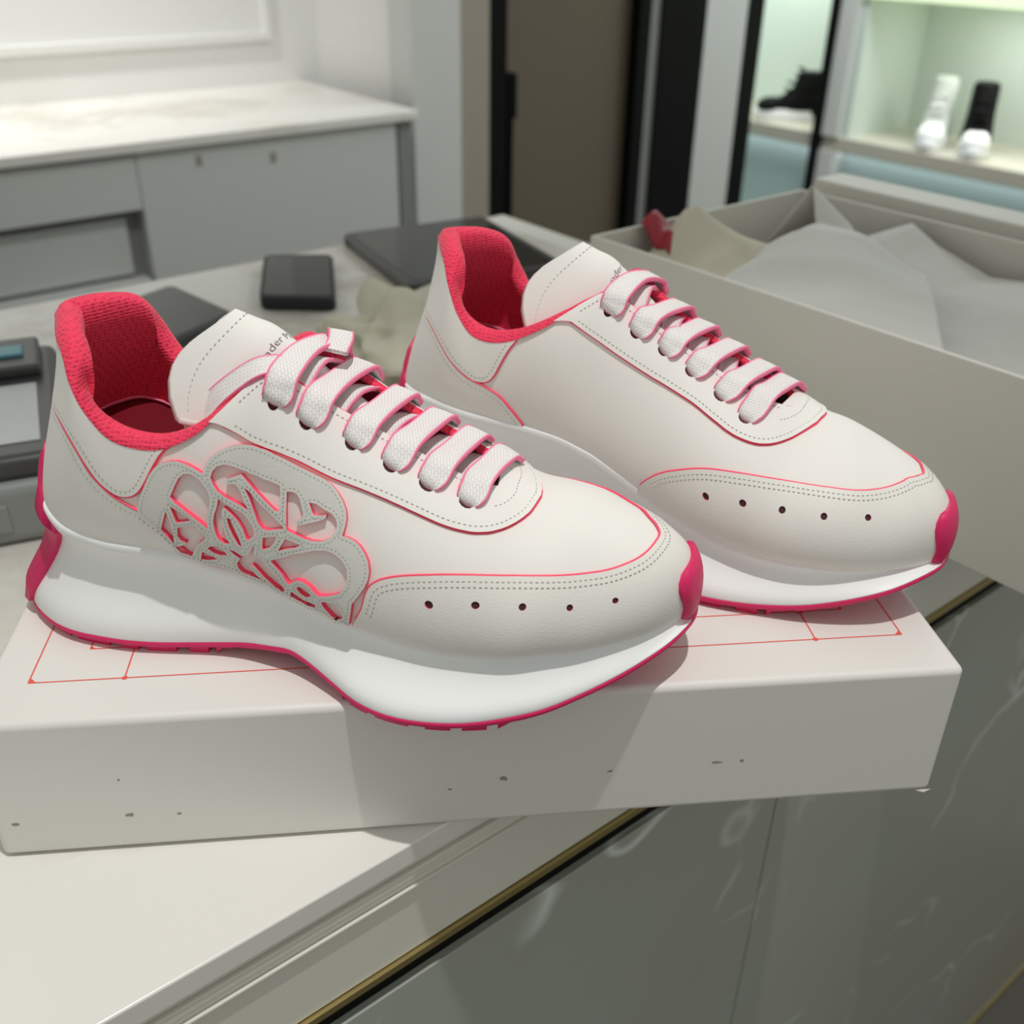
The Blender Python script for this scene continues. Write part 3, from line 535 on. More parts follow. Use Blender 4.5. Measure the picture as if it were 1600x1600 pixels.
    # heel and collar panels, both sides
    for sd in (0, 1):
        cl = ar('collar_lat' if sd == 0 else 'collar_med'); hl = ar('heel_lat' if sd == 0 else 'heel_med')
        if sd == 1: cl[:, 0] = SMAX - cl[:, 0]; hl[:, 0] = SMAX - hl[:, 0]
        fm = (lambda p: f_st(np.stack([np.mod(p[:, 0], SMAX), p[:, 1]], 1))) if sd == 0 else (lambda p: f_st(np.stack([np.mod(-p[:, 0], SMAX), p[:, 1]], 1)))
        sg = 1 if sd == 0 else -1
        e1 = smooth_line(np.vstack([[[cl[0, 0]+.1, .995]], cl[1:], [[1.0, .6], [0.0, .58]]]), 2); lp = np.vstack([e1, np.stack([np.linspace(0, cl[0, 0], 30), np.full(30, .995)], 1)])
        V, F, mi = panel([lp], fm, -.0003, .0010, 3.0); put('collar_panel', V, F, W, mi)
        seam(e1[5:-2], fm, -sg*.0020, .0010)
        pipe(e1[1:int(len(e1)*.55)], fm, sg*.0003, .0004, .0005)
        e2 = smooth_line(np.vstack([[[0, .575], [1.0, .59]], hl, [[hl[-1, 0]+.1, 0.0]]]), 2); lp = np.vstack([e2, np.stack([np.linspace(hl[-1, 0], 0, 30), np.zeros(30)], 1)])
        V, F, mi = panel([lp], fm, -.0003, .0009, 3.0); put('heel_panel', V, F, W, mi)
        seam(e2[2:], fm, -sg*.0022, .0009)
        pipe(e2[1:], fm, sg*.0003, .0005, .00058)
    # lettered cut-out applique
    if logo:
        lo = [np.array(TR['logo_outer'], float)] + [np.array(h_, float) for h_ in TR['logo_holes']]
        for l in lo: l[:, 1] = np.maximum(l[:, 1], .002)
        V, F, mi = panel(lo, f_st, -.0004, .0020, 1.8); put('cutout_applique', V, F, [M['leather_grey'], M['neon']], mi, lab='grey leather applique of cut-out letters and petals edged in pink')
        for i, l in enumerate(lo):
            dl = densify(l*PS, 1.2)/PS; ar2 = np.sum(l[:, 0]*np.roll(l[:, 1], -1) - np.roll(l[:, 0], -1)*l[:, 1])
            sg = (1 if ar2 > 0 else -1)*(1 if i == 0 else -1); seam(dl, f_st, sg*.0013, .0020, closed=True, spacing=.0016, length=.0010, width=.00042, h=.0002)
    # ---- tongue
    r_ = np.linspace(0, 6, 46); y_ = np.linspace(-1, 1, 25); R, Y = np.meshgrid(r_, y_, indexing='ij'); top_ = TG(R, Y); dn = top_ - Z3*.0028
    mb = MB(); mb.grid(top_, 0, flip=False); mb.grid(dn, 0, flip=True)
    ring = [(0, j) for j in range(25)] + [(i, 24) for i in range(1, 46)] + [(45, j) for j in range(23, -1, -1)] + [(i, 0) for i in range(44, 0, -1)]
    mid = np.array([[top_[i, j], (top_[i, j]+dn[i, j])/2 + (np.array([-.0014, 0, 0]) if i == 0 else np.array([0, (.0012 if j == 24 else -.0012 if j == 0 else 0), 0])), dn[i, j]] for i, j in ring]); mb.grid(mid, 0, cu=True)
    tong = putm('tongue', mb, [M['leather']], lab='white leather tongue with printed lettering')
    yy = np.linspace(-.97, .97, 60); Q = TG(np.full(60, .62), yy) + Z3*.0002; V, F = stitch_geo(Q, np.tile([-.2, 0, 1.0], (60, 1)), spacing=.0022, length=.0014, width=.0006); st.add(V, F)
    # printed name across the tongue
    cu = bpy.data.curves.new('lettering', 'FONT'); cu.body = 'Alexander McQueen'; cu.size = 1; cu.align_x = 'CENTER'; cu.resolution_u = 2; cu.offset = -.012
    to = bpy.data.objects.new('lettering', cu); COL.objects.link(to); bpy.context.view_layer.update()
    tm = bpy.data.meshes.new_from_object(to.evaluated_get(bpy.context.evaluated_depsgraph_get())); bpy.data.objects.remove(to)
    bm = bmesh.new(); bm.from_mesh(tm); bmesh.ops.triangulate(bm, faces=bm.faces[:]); vs = np.array([v.co[:2] for v in bm.verts]); fs = [[v.index for v in f.verts] for f in bm.faces]; bm.free()
    vs[:, 0] /= (vs[:, 0].max()-vs[:, 0].min()); vs[:, 1] /= vs[:, 1].max()
    yc = vs[:, 0]*.037*(-1 if mirror else 1) - (.002 if logo else 0); rr = 2.50 - vs[:, 1]*.21 + (yc*22 if logo else 0)
    q = cr(TONGUE, rr); V = TG(rr, yc/q[:, 4]) + np.array([-.0001, 0, .0004]); put('printed_name', V, fs, [M['ink']], parent=tong, smooth=False)
    # ---- laces
    def lab_(i): return None
    for i in range(6):
        (k0, u0), (k1, u1) = vis[i], hid[i]; sgn = 1 if logo else -1
        pv, nv = f_fold(np.array([[k0, u0], [k1, u1]])); dk = k1-k0
        eg = f_fold(np.array([[k0 + dk*.28, .985 if u0 < 1 else 1.015], [k0 + dk*.78, 1.015 if u0 < 1 else .985]]))[0]
        mid = (eg[0]+eg[1])/2; tz = TG(np.interp(mid[0]/KS, TONGUE[:, 0], range(7)), 0)[2]; mid = mid.copy(); mid[2] = max(mid[2] + .002, tz + .0018)
        d0 = eg[0]-pv[0]; d0 /= np.linalg.norm(d0); d1 = eg[1]-pv[1]; d1 /= np.linalg.norm(d1); nm = np.array([0, 0, 1.0]) + nv.mean(0)*.2
        P = [pv[0]-nv[0]*.0045-d0*.0002, pv[0]+nv[0]*.0018+d0*.0006, (pv[0]*.55+eg[0]*.45)+nv[0]*.0036, eg[0]+(nv[0]*.5+Z3*.6)*.0040, mid + Z3*.0015, eg[1]+(nv[1]*.5+Z3*.6)*.0040, (pv[1]*.5+eg[1]*.5)+nv[1]*.0034, pv[1]+nv[1]*.0024+d1*.0015, pv[1]-nv[1]*.003]
        U = [nv[0]*.3-d0, nv[0]*.6-d0*.7, nv[0], nv[0]*.6+Z3*.4, nm, nv[1]*.6+Z3*.4, nv[1], nv[1]-d1*.3, nv[1]-d1*.8]
        V, F, mi, uv = ribbon(P, U, .0114, .0020, 44, ([0, .06, .13, .22, .78, .88, .95, 1], [.42, .52, .84, 1, 1, .86, .60, .46]))
        put('lace', V, F, [M['lace'], M['lace_edge']], mi, uv=uv)
        if i < 5:   # the hidden leg of the lacing, under the edges
            ku = k0 + .62; ea = f_fold(np.array([[ku-.1, .93], [ku-.1, .99], [ku+.25, 1.01], [ku+.25, 1.07]]))[0] - Z3*.0028
            mm = (ea[1]+ea[2])/2; tz = TG(np.interp(mm[0]/KS, TONGUE[:, 0], range(7)), 0)[2]; mm = mm.copy(); mm[2] = max(mm[2], tz)+.0012
            V, F, mi, uv = ribbon([ea[0]-Z3*.001, ea[1], mm, ea[2], ea[3]-Z3*.001], [nv[0]*.3+Z3, Z3, Z3, Z3, nv[1]*.3+Z3], .0086, .0015, 24); put('lace', V, F, [M['lace'], M['lace_edge']], mi, uv=uv)
    if logo:   # free end tucked over the collar, and the fold at the top of the throat
        P = np.array([(90,-17,98),(95.5,-19,104.5),(101,-20.8,109.3),(109,-20.8,117),(119.5,-18.4,124.4),(127,-15.2,125.3),(132,-12,121)])*.001; P = seat(P)
        U = np.array([(-.1,-.8,.6),(-.1,-.8,.6),(-.15,-.75,.65),(-.2,-.65,.75),(-.1,-.5,.85),(0,-.4,.9),(.3,-.3,.9)])
        V, F, mi, uv = ribbon(P, U, .0095, .0018, 48); put('lace', V, F, [M['lace'], M['lace_edge']], mi, uv=uv)
        P = np.array([(140,4,124),(140,10,126),(138.5,15,127),(136.5,18.5,125),(135.5,20.5,119.5),(135,22,112)])*.001; P = seat(P)
        U = np.array([(.15,0,1),(.1,.1,1),(0,.45,.9),(-.1,.8,.6),(-.1,1,.3),(-.1,1,.2)])
        V, F, mi, uv = ribbon(P, U, .0098, .0018, 30); put('lace', V, F, [M['lace'], M['lace_edge']], mi, uv=uv)
    put('stitching', st.V, st.F, [M['stitch']], smooth=False, kind='stuff', lab='rows of grey-green stitches')
    # ---- crumpled paper stuffed in the toe
    rg = np.random.RandomState(3 if logo else 5); bm = bmesh.new(); bmesh.ops.create_icosphere(bm, subdivisions=3, radius=1)
    V = np.array([v.co[:] for v in bm.verts]); F = [[v.index for v in f.verts] for f in bm.faces]; bm.free()
    V *= (1 + .16*np.sin(V@rg.randn(3)*5)+.14*np.sin(V@rg.randn(3)*7))[:, None]; V = V*np.array([.020, .017, .017]) + seat(np.array([.112, 0, .082]))
    if mirror: V[:, 1] *= -1
    R3 = Matrix.Rotation(rz, 3, 'Z'); V = np.array([R3 @ Vector(v) for v in V]) + np.array(loc)
    o = mesh('paper_stuffing', V, F, [M['tissue']], None, None, False); tag(o, stuffing_label, 'tissue paper', 'paper stuffed in the sneakers')
    return root

# ================================================================ shop: counter frame (a along the counter, b to the back wall)
CA = math.radians(32.5); EV = Vector((math.cos(CA), math.sin(CA), 0)); NV = Vector((-math.sin(CA), math.cos(CA), 0)); P0 = Vector((.1715, -.0017, 0))
def W(a, b, z=0.0): return P0 + EV*a + NV*b + Vector((0, 0, z))
def wbox(mb, a0, a1, b0, b1, z0, z1, m=0):
    c = [W(a, b, z) for z in (z0, z1) for a, b in ((a0, b0), (a1, b0), (a1, b1), (a0, b1))]
    mb.add([tuple(v) for v in c], [(0,3,2,1),(4,5,6,7),(0,1,5,4),(1,2,6,5),(2,3,7,6),(3,0,4,7)], m); return mb
def wb(name, mats, *boxes, parent=None, bevel=0, kind=None):
    mb = MB()
    for b in boxes: wbox(mb, *b)
    return mb.build(name, mats if isinstance(mats, list) else [mats], parent, smooth=bool(bevel), kind=kind, bevel=bevel)
def local_boxes(name, mats, boxes, parent=None, bevel=0):
    mb = MB()
    for b in boxes: mb.box(*b)
    return mb.build(name, mats if isinstance(mats, list) else [mats], parent, smooth=bool(bevel), bevel=bevel)

# ---------------------------------------------------------------- materials of the shop
def marble(name, base, vein, scale, rough, amount=(.50, .62)):
    m = mat(name, base, rough, spec=.5); tc = nd(m, 'ShaderNodeTexCoord')
    n1 = nd(m, 'ShaderNodeTexNoise', Scale=scale*.6, Detail=5, Roughness=.6); lk(m, tc.outputs['Object'], n1.inputs['Vector'])
    mx = nd(m, 'ShaderNodeMix', data_type='RGBA'); mx.inputs['Factor'].default_value = .35
    lk(m, tc.outputs['Object'], mx.inputs['A']); lk(m, n1.outputs['Color'], mx.inputs['B'])
    n2 = nd(m, 'ShaderNodeTexNoise', Scale=scale, Detail=7, Roughness=.55); lk(m, mx.outputs['Result'], n2.inputs['Vector'])
    col_ramp(m, n2.outputs['Fac'], [(.30, base), (amount[0], tuple(.97*c for c in base)), (amount[1], vein), (amount[1]+.05, tuple(.9*b+.1*v for b, v in zip(base, vein))), (.95, base)])
    return m
M['marble'] = marble('white_veined_marble', (.80, .785, .745), (.60, .56, .49), 5.0, .22)
def veined_stone():
    m = mat('dark_grey_veined_stone', (.10, .11, .098), .14, spec=.5); tc = nd(m, 'ShaderNodeTexCoord')
    n1 = nd(m, 'ShaderNodeTexNoise', Scale=4.0, Detail=3); lk(m, tc.outputs['Object'], n1.inputs['Vector'])
    ad = nd(m, 'ShaderNodeMix', data_type='RGBA'); ad.inputs['Factor'].default_value = .25; lk(m, tc.outputs['Object'], ad.inputs['A']); lk(m, n1.outputs['Color'], ad.inputs['B'])
    v = nd(m, 'ShaderNodeTexVoronoi', Scale=6.5, feature='DISTANCE_TO_EDGE'); lk(m, ad.outputs['Result'], v.inputs['Vector'])
    r = nd(m, 'ShaderNodeMapRange'); r.inputs['From Min'].default_value = .0; r.inputs['From Max'].default_value = .022; r.inputs['To Min'].default_value = 1; r.inputs['To Max'].default_value = 0; lk(m, v.outputs['Distance'], r.inputs['Value'])
    n2 = nd(m, 'ShaderNodeTexNoise', Scale=7.0, Detail=2); lk(m, tc.outputs['Object'], n2.inputs['Vector'])
    r2 = nd(m, 'ShaderNodeMapRange'); r2.inputs['From Min'].default_value = .52; r2.inputs['From Max'].default_value = .68; lk(m, n2.outputs['Fac'], r2.inputs['Value'])
    mu = nd(m, 'ShaderNodeMath', operation='MULTIPLY'); lk(m, r.outputs['Result'], mu.inputs[0]); lk(m, r2.outputs['Result'], mu.inputs[1])
    n3 = nd(m, 'ShaderNodeTexNoise', Scale=1.6, Detail=4); lk(m, tc.outputs['Object'], n3.inputs['Vector'])
    rr = nd(m, 'ShaderNodeValToRGB'); e = rr.color_ramp.elements; e[0].position = .35; e[0].color = (.38, .37, .31, 1); e[1].position = .65; e[1].color = (.40, .45, .41, 1); lk(m, n3.outputs['Fac'], rr.inputs['Fac'])
    mm = nd(m, 'ShaderNodeMix', data_type='RGBA'); lk(m, mu.outputs[0], mm.inputs['Factor']); lk(m, rr.outputs['Color'], mm.inputs['A']); mm.inputs['B'].default_value = (.72, .76, .72, 1)
    lk(m, mm.outputs['Result'], bsdf(m).inputs['Base Color']); return m
M['stone'] = veined_stone()
M['moulding'] = mat('taupe_painted_moulding', (.72, .71, .64), .3)
M['gold'] = mat('brushed_brass', (.55, .44, .20), .35, metal=1)
M['black'] = mat('black_lacquer', (.004, .004, .004), .6, spec=.12)
M['blackglass'] = mat('black_screen_glass', (.012, .012, .014), .08, spec=.6)
M['blackrubber'] = mat('black_rubber_case', (.012, .013, .016), .55)
M['wall'] = mat('white_wall_paint', (.78, .78, .76), .6)
M['pillar'] = mat('pale_grey_paint', (.62, .63, .61), .55)
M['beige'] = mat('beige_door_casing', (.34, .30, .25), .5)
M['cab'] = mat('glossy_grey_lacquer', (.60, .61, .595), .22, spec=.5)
M['cabdark'] = mat('dark_grey_lacquer', (.24, .245, .235), .35)  # darker grey of carcass, side frame, trim and counter body
M['door'] = mat('dark_brown_veneer', (.13, .104, .072), .35); bump_noise(M['door'], 14, .08, .002, stretch=(1, 1, .05))
M['floor'] = mat('grey_floor_tile', (.20, .19, .17), .35)
M['ceiling'] = mat('white_ceiling', (.8, .8, .78), .8)
M['card'] = mat('white_box_card', (.765, .745, .71), .5); bump_noise(M['card'], 260, .06, .0004)
M['cardgrey'] = mat('ivory_box_card', (.72, .70, .64), .55); bump_noise(M['cardgrey'], 200, .05, .0004)
M['cardin'] = mat('ivory_box_lining', (.66, .65, .60), .6)
M['redink'] = mat('red_print', (.80, .11, .08), .6)
M['scuff'] = mat('grey_scuff', (.30, .29, .26), .8)
M['tissue'] = mat('white_tissue_paper', (.74, .735, .70), .8, trans=0); bump_noise(M['tissue'], 45, .25, .004, detail=2)
M['creamtissue'] = mat('cream_tissue_paper', (.66, .62, .50), .8); bump_noise(M['creamtissue'], 45, .3, .004, detail=2)
M['redribbon'] = mat('crimson_ribbon', (.36, .012, .03), .5)
M['cotton'] = mat('cream_cotton', (.62, .59, .48), .9, spec=.1); bump_noise(M['cotton'], 60, .5, .004, detail=4)
M['plastic'] = mat('grey_terminal_plastic', (.27, .29, .28), .45)
M['lcd'] = mat('pale_grey_lcd', (.42, .44, .45), .25)
M['teal'] = mat('teal_key', (.10, .30, .36), .4)
M['darkplastic'] = mat('charcoal_terminal_plastic', (.05, .05, .052), .35)
M['shelfwood'] = mat('pale_shelf_board', (.52, .49, .42), .4)
M['niche'] = mat('pale_green_niche_panel', (.62, .69, .64), .5)
M['tealpanel'] = mat('teal_grey_panel', (.50, .64, .64), .45)
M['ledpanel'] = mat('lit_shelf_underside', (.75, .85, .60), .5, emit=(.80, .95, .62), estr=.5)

# ---------------------------------------------------------------- room
FLOOR = -.96
def st(o): o['kind'] = 'structure'; return o
st(wb('floor', M['floor'], (-2.4, 3.2, -2.2, 2.6, FLOOR-.05, FLOOR)))
wl = st(wb('wall_back', M['wall'], (-2.4, 1.036, 1.891, 1.95, FLOOR, 1.9)))
st(wb('wall_side', M['wall'], (1.02, 1.08, 1.56, 1.95, FLOOR, 1.9)))
st(wb('trim_1', M['wall'], (-1.2, .905, 1.880, 1.892, .083, .098), (.893, .905, 1.880, 1.892, .098, .9)))
st(wb('wall_right', M['pillar'], (1.012, 1.125, 1.519, 1.60, FLOOR, 1.9)))
st(wb('trim_2', M['beige'], (1.125, 1.205, 1.53, 1.60, FLOOR, 1.9)))
st(wb('trim_3', M['black'], (1.205, 1.262, 1.545, 1.62, FLOOR, 1.9), (1.641, 1.676, 1.545, 1.62, FLOOR, 1.9), (1.712, 1.86, 1.545, 1.62, FLOOR, 1.9)))
st(wb('trim_4', M['cabdark'], (1.676, 1.712, 1.552, 1.62, FLOOR, 1.9)))
dr = st(wb('door_1', M['door'], (1.262, 1.641, 1.575, 1.615, FLOOR, 1.9)))
wb('door_handle', M['black'], (1.268, 1.292, 1.545, 1.575, -.06, .03), (1.27, 1.283, 1.545, 1.56, -.5, .03), parent=dr, bevel=.003)
st(wb('wall_pillar', M['pillar'], (1.86, 2.005, 1.545, 1.66, FLOOR, 1.9)))
st(wb('trim_5', M['black'], (2.005, 2.068, 1.545, 1.66, FLOOR, 1.9)))
st(wb('wall_alcove', M['tealpanel'], (2.0, 3.1, 2.45, 2.5, FLOOR, 1.9), (2.96, 3.02, .4, 2.45, FLOOR, 1.9)))

# ---------------------------------------------------------------- lit display niche with shelf
dn = empty('display_cabinet', W(2.61, 1.5, FLOOR), CA, 'pale green lit display cabinet with a shelf of sneakers, right of the door', 'cabinet')
def dpart(name, m, *bx, bevel=0):
    o = wb(name, m, *bx, bevel=bevel); o.parent = dn; bpy.context.view_layer.update(); o.matrix_parent_inverse = dn.matrix_world.inverted(); return o
dpart('shelf', M['shelfwood'], (2.61, 2.94, .45, 2.40, -.292, -.25), bevel=.003)
dpart('back_panel', M['niche'], (2.93, 2.95, .45, 2.40, -.25, .75))
dpart('base_panel', M['tealpanel'], (2.655, 2.94, .45, 2.40, FLOOR, -.292))
dpart('divider', M['pillar'], (2.60, 2.93, 1.645, 1.70, -.25, .75))
dpart('post', M['black'], (2.59, 2.62, 1.70, 1.727, FLOOR, .75), (2.585, 2.60, 1.70, 1.735, -.20, -.15))
dpart('lower_divider', M['pillar'], (2.60, 2.66, 1.645, 1.70, FLOOR, -.292))
dpart('upper_shelf', M['ledpanel'], (2.61, 2.94, .45, 1.64, .125, .16))
dpart('side_panel', M['niche'], (2.62, 2.94, 1.62, 1.645, -.25, .125))
lamp('shelf_led_strip', 'AREA', tuple(W(2.74, 1.12, .118)), 1.6, (.98, 1.0, .96), tuple(W(2.8, 1.2, -.3)), shape='RECTANGLE', size=.55, size_y=.06).rotation_euler = (0, 0, CA + math.pi/2)
lamp('side_bay_led_strip', 'AREA', tuple(W(2.72, 2.05, .5)), 5.0, (.93, 1.0, .86), tuple(W(2.8, 2.05, -.3)), shape='RECTANGLE', size=.6, size_y=.06).rotation_euler = (0, 0, CA + math.pi/2)
lamp('under_shelf_fill', 'AREA', tuple(W(2.632, 1.5, -.297)), .35, (.92, 1.0, 1.0), None, shape='RECTANGLE', size=1.8, size_y=.03).rotation_euler = (0, 0, CA + math.pi/2)  # added fill hidden below the shelf to brighten the base panel
def loft(rings):
    mb = MB(); P = np.array(rings); mb.grid(P, 0, cv=True); n = P.shape[1]
    mb.add(P[0], [list(range(n))[::-1]]); mb.add(P[-1], [list(range(n))]); return mb
def oval(cx, lx, wy, z, n=20, sq=2.4):
    a = np.linspace(0, 2*math.pi, n, endpoint=False); c, s = np.cos(a), np.sin(a)
    return np.stack([cx + lx*np.sign(c)*np.abs(c)**(2/sq), wy*np.sign(s)*np.abs(s)**(2/sq), np.full(n, z)], 1)
def high_top(name, loc, rz, upper, label, shaft=.165, toe=None):
    """thick-soled lace-up display sneaker, toe along +x"""
    r = empty(name, loc, rz, label, 'sneaker', 'sneakers on the lit shelf')
    loft([oval(0, .135, .050, 0), oval(.002, .142, .053, .006), oval(.002, .142, .052, .036), oval(.0, .137, .049, .044)]).build('sole', [M['eva']], r)
    loft([oval(.085, .050, .046, .040), oval(.085, .050, .047, .056), oval(.078, .046, .042, .072), oval(.066, .034, .030, .082)]).build('toe_cap', [toe or M['eva']], r)
    loft([oval(-.03, .108, .052, .040), oval(-.033, .104, .051, .066), oval(-.048, .082, .049, .09), oval(-.062, .062, .046, .118), oval(-.070, .054, .044, .05+shaft), oval(-.070, .046, .037, .060+shaft)]).build('shaft', [upper], r)
    tg = MB()
    for i in range(5):
        z = .084 + i*.026; x = .032 - i*.0095 - (.016 if i > 2 else 0); tg.box((x-.010, -.026, z), (x+.006, .026, z+.007))
    r.scale = (.8, .8, .8)
    tg.build('laces', [M['black'] if upper is M['black'] else M['lace']], r, smooth=False)
    return r
M['whitecanvas'] = mat('white_canvas', (.62, .66, .62), .7)
face = CA + math.pi
high_top('display_sneaker', W(2.72, 1.405, -.25), face + .42, M['whitecanvas'], 'white high-top sneaker on the lit shelf, left of the black one')
high_top('display_sneaker', W(2.72, 1.275, -.25), face + .50, M['black'], 'black high-top sneaker with white toe and sole, toe outwards on the lit shelf')
high_top('display_sneaker', W(2.725, 1.92, -.25), math.radians(173), M['black'], 'black and white sneaker seen side-on in the bay left of the thin black post', .12, M['black'])

# ---------------------------------------------------------------- back cabinets under the second marble slab
cb = empty('storage_cabinet', W(.3, 1.452, FLOOR), CA, 'low grey lacquered cabinets with drawer niche against the white wall', 'cabinet')
def cpart(name, m, *bx, bevel=0, par=None):
    o = wb(name, m, *bx, bevel=bevel); o.parent = par or cb; bpy.context.view_layer.update(); o.matrix_parent_inverse = (par or cb).matrix_world.inverted(); return o
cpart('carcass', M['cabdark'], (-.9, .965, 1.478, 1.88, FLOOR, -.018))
cpart('drawer_front', M['cab'], (-.9, .4295, 1.450, 1.478, -.108, -.022), bevel=.002)
cpart('drawer_front', M['cab'], (-.9, .405, 1.470, 1.482, -.215, -.122), bevel=.002)
cpart('drawer_front', M['cab'], (-.9, .425, 1.450, 1.478, -.42, -.222), bevel=.002)
d = cpart('cabinet_door', M['cab'], (.4305, .925, 1.450, 1.478, -.7, -.020), bevel=.002)
for a_, z_ in ((.53, -.050), (.665, -.060)): cpart('knob_hole', M['scuff'], (a_, a_+.010, 1.4485, 1.451, z_, z_+.016), par=d)
cpart('side_frame', M['cabdark'], (.932, .960, 1.453, 1.478, -.7, -.018))
o = wb('marble_worktop', M['marble'], (-.9, .969, 1.44, 1.89, -.018, 0), bevel=.003); tag(o, 'veined marble slab on top of the grey back cabinets', 'worktop')

# ---------------------------------------------------------------- sales counter
ct = empty('sales_counter', W(-.2, 0, FLOOR), CA, 'marble-topped sales counter with dark veined stone front and brass line', 'counter')
def kpart(name, m, *bx, bevel=0):
    o = wb(name, m, *bx, bevel=bevel); o.parent = ct; bpy.context.view_layer.update(); o.matrix_parent_inverse = ct.matrix_world.inverted(); return o
kpart('marble_top', M['marble'], (-1.6, .60, 0, .757, -.012, 0), (.60, 1.0, 0, .29, -.012, 0), bevel=.0012)
kpart('top_border', M['cardgrey'], (.60, .632, .29, .757, -.02, -.0004))
kpart('bevel_moulding', M['moulding'], (-1.6, 1.3, .0035, .05, -.018, -.0122), bevel=.001)
kpart('bevel_moulding', M['moulding'], (-1.6, 1.3, .0015, .05, -.0235, -.0182), bevel=.001)
kpart('fascia', M['moulding'], (-1.6, 1.3, .003, .05, -.070, -.0237), bevel=.001)
kpart('fascia_bead', M['cardgrey'], (-1.6, .37, .0012, .0035, -.0295, -.0275), bevel=.0008)
kpart('brass_line', M['gold'], (-1.6, 1.3, .001, .05, -.0745, -.0705))
kpart('shadow_gap', M['black'], (-1.6, 1.3, .006, .05, -.088, -.0745))
for a0, a1 in ((-1.6, -.35), (-.348, .256), (.2575, .86), (.8615, 1.3)): kpart('stone_panel', M['stone'], (a0, a1, .002, .03, -.925, -.088), bevel=.0006)
kpart('brass_line', M['gold'], (-1.6, 1.3, 0, .03, -.940, -.925))
kpart('plinth', M['wall'], (-1.6, 1.3, .004, .03, FLOOR, -.940))
kpart('counter_body', M['cabdark'], (-1.58, .60, .05, .74, FLOOR, -.013), (.60, .98, .05, .28, FLOOR, -.013))

# ---------------------------------------------------------------- upturned box lid the sneakers stand on
H = .068208
ld = empty('box_lid', (.1932, .135, 0), 0, 'white shoe-box lid with red line print under the pair of sneakers', 'box lid')
def lpart(name, m, boxes, bevel=0, par=None):
    mb = MB()
    for lo, hi in boxes: mb.box(tuple(np.array(lo)-(.1932, .135, 0)), tuple(np.array(hi)-(.1932, .135, 0)))
    return mb.build(name, [m], par or ld, smooth=bool(bevel), bevel=bevel, seg=4)
lb = lpart('lid_shell', M['card'], [((0, 0, .0006), (.3864, .268, H))], bevel=.0032)
pr = MB(); zz = H + .00012; wd = .0003
def pline(p, q):
    p = np.array(p, float)-(.1932, .135); q = np.array(q, float)-(.1932, .135); d = q-p; n_ = np.array([-d[1], d[0]])/np.linalg.norm(d)*wd
    pr.add([(*(p-n_), zz), (*(q-n_), zz), (*(q+n_), zz), (*(p+n_), zz)], [(0, 1, 2, 3)])
def ptri(x, y, sx, sy, s=.0030):
    x -= .1932; y -= .135; t = [(x, y, zz+.00003), (x + sx*s, y, zz+.00003), (x, y + sy*s, zz+.00003)]; pr.add(t, [(0, 1, 2) if sx*sy > 0 else (0, 2, 1)])
def pdot(x, y, r=.0017):
    pr.add([(x-.1932+r*math.cos(t), y-.135+r*math.sin(t), zz+.00003) for t in np.linspace(0, 2*math.pi, 9)[:-1]], [tuple(range(8))])
X0, X1, Y0, Y1 = .0174, .3698, .0240, .244; x0, x1, y0, y1 = .0360, .3512, .0436, .2244
for a_, b_ in (((X0, Y0), (X1, Y0)), ((X1, Y0), (X1, Y1)), ((X1, Y1), (X0, Y1)), ((X0, Y1), (X0, Y0)), ((x0, y0), (x1, y0)), ((x1, y0), (x1, y1)), ((x1, y1), (x0, y1)), ((x0, y1), (x0, y0))): pline(a_, b_)
for x_ in (.0535, .3323):
    for ya, yb in ((Y0, y0), (Y1, y1)): pline((x_, ya), (x_, yb)); pdot(x_, yb); pdot(x_, ya, .0012)
for X_, sx in ((X0, 1), (X1, -1)):
    for Y_, sy in ((Y0, 1), (Y1, -1)): ptri(X_, Y_, sx, sy)
for X_, sx in ((x0, 1), (x1, -1)):
    for Y_, sy in ((y0, 1), (y1, -1)): ptri(X_, Y_, sx, sy, .0020)
pr.build('printed_lines', [M['redink']], ld, smooth=False)
rg = random.Random(4); sc = MB()
for x_, z_, w_, h_ in ((.009, .018, .0035, .0012), (.052, .019, .004, .0012), (.071, .018, .0022, .0006), (.051, .038, .0012, .001), (.178, .021, .0022, .0006), (.200, .025, .0035, .0014), (.2435, .025, .003, .0008), (.288, .026, .006, .0008), (.299, .026, .002, .001)):
    x_ -= .0; n = 7; c = [(x_-.1932 + w_*.5*math.cos(t)*rg.uniform(.6, 1.2), -.135-.00008, z_ + h_*math.sin(t)*rg.uniform(.5, 1.2)) for t in np.linspace(0, 2*math.pi, n+1)[:-1]]; sc.add(c, [tuple(range(n))])
sc.build('scuff_marks', [M['scuff']], ld, smooth=False, kind='stuff')
mb = MB(); c0 = np.array([.3864-.1932, -.135, .0008]); mb.add([c0+(-.007, -.0003, .0010), c0+(-.003, -.0007, -.0002), c0+(.0002, -.0004, .0012), c0+(-.003, -.0001, .0010)], [(0, 1, 2, 3)]); mb.build('torn_corner', [M['card']], ld)

# ---------------------------------------------------------------- the pair of sneakers
make_sneaker('sneaker', (.00147, .09941, H), math.radians(-17.5), False, 'near white leather sneaker with grey cut-out letter applique edged in pink on its side', True, 'crumpled tissue stuffed inside the near sneaker with the letter applique')
make_sneaker('sneaker', (.15424, .20341, H), math.radians(-31.62), True, 'far white leather sneaker with plain smooth side and pink seams', False, 'crumpled tissue stuffed inside the far plain-sided sneaker')

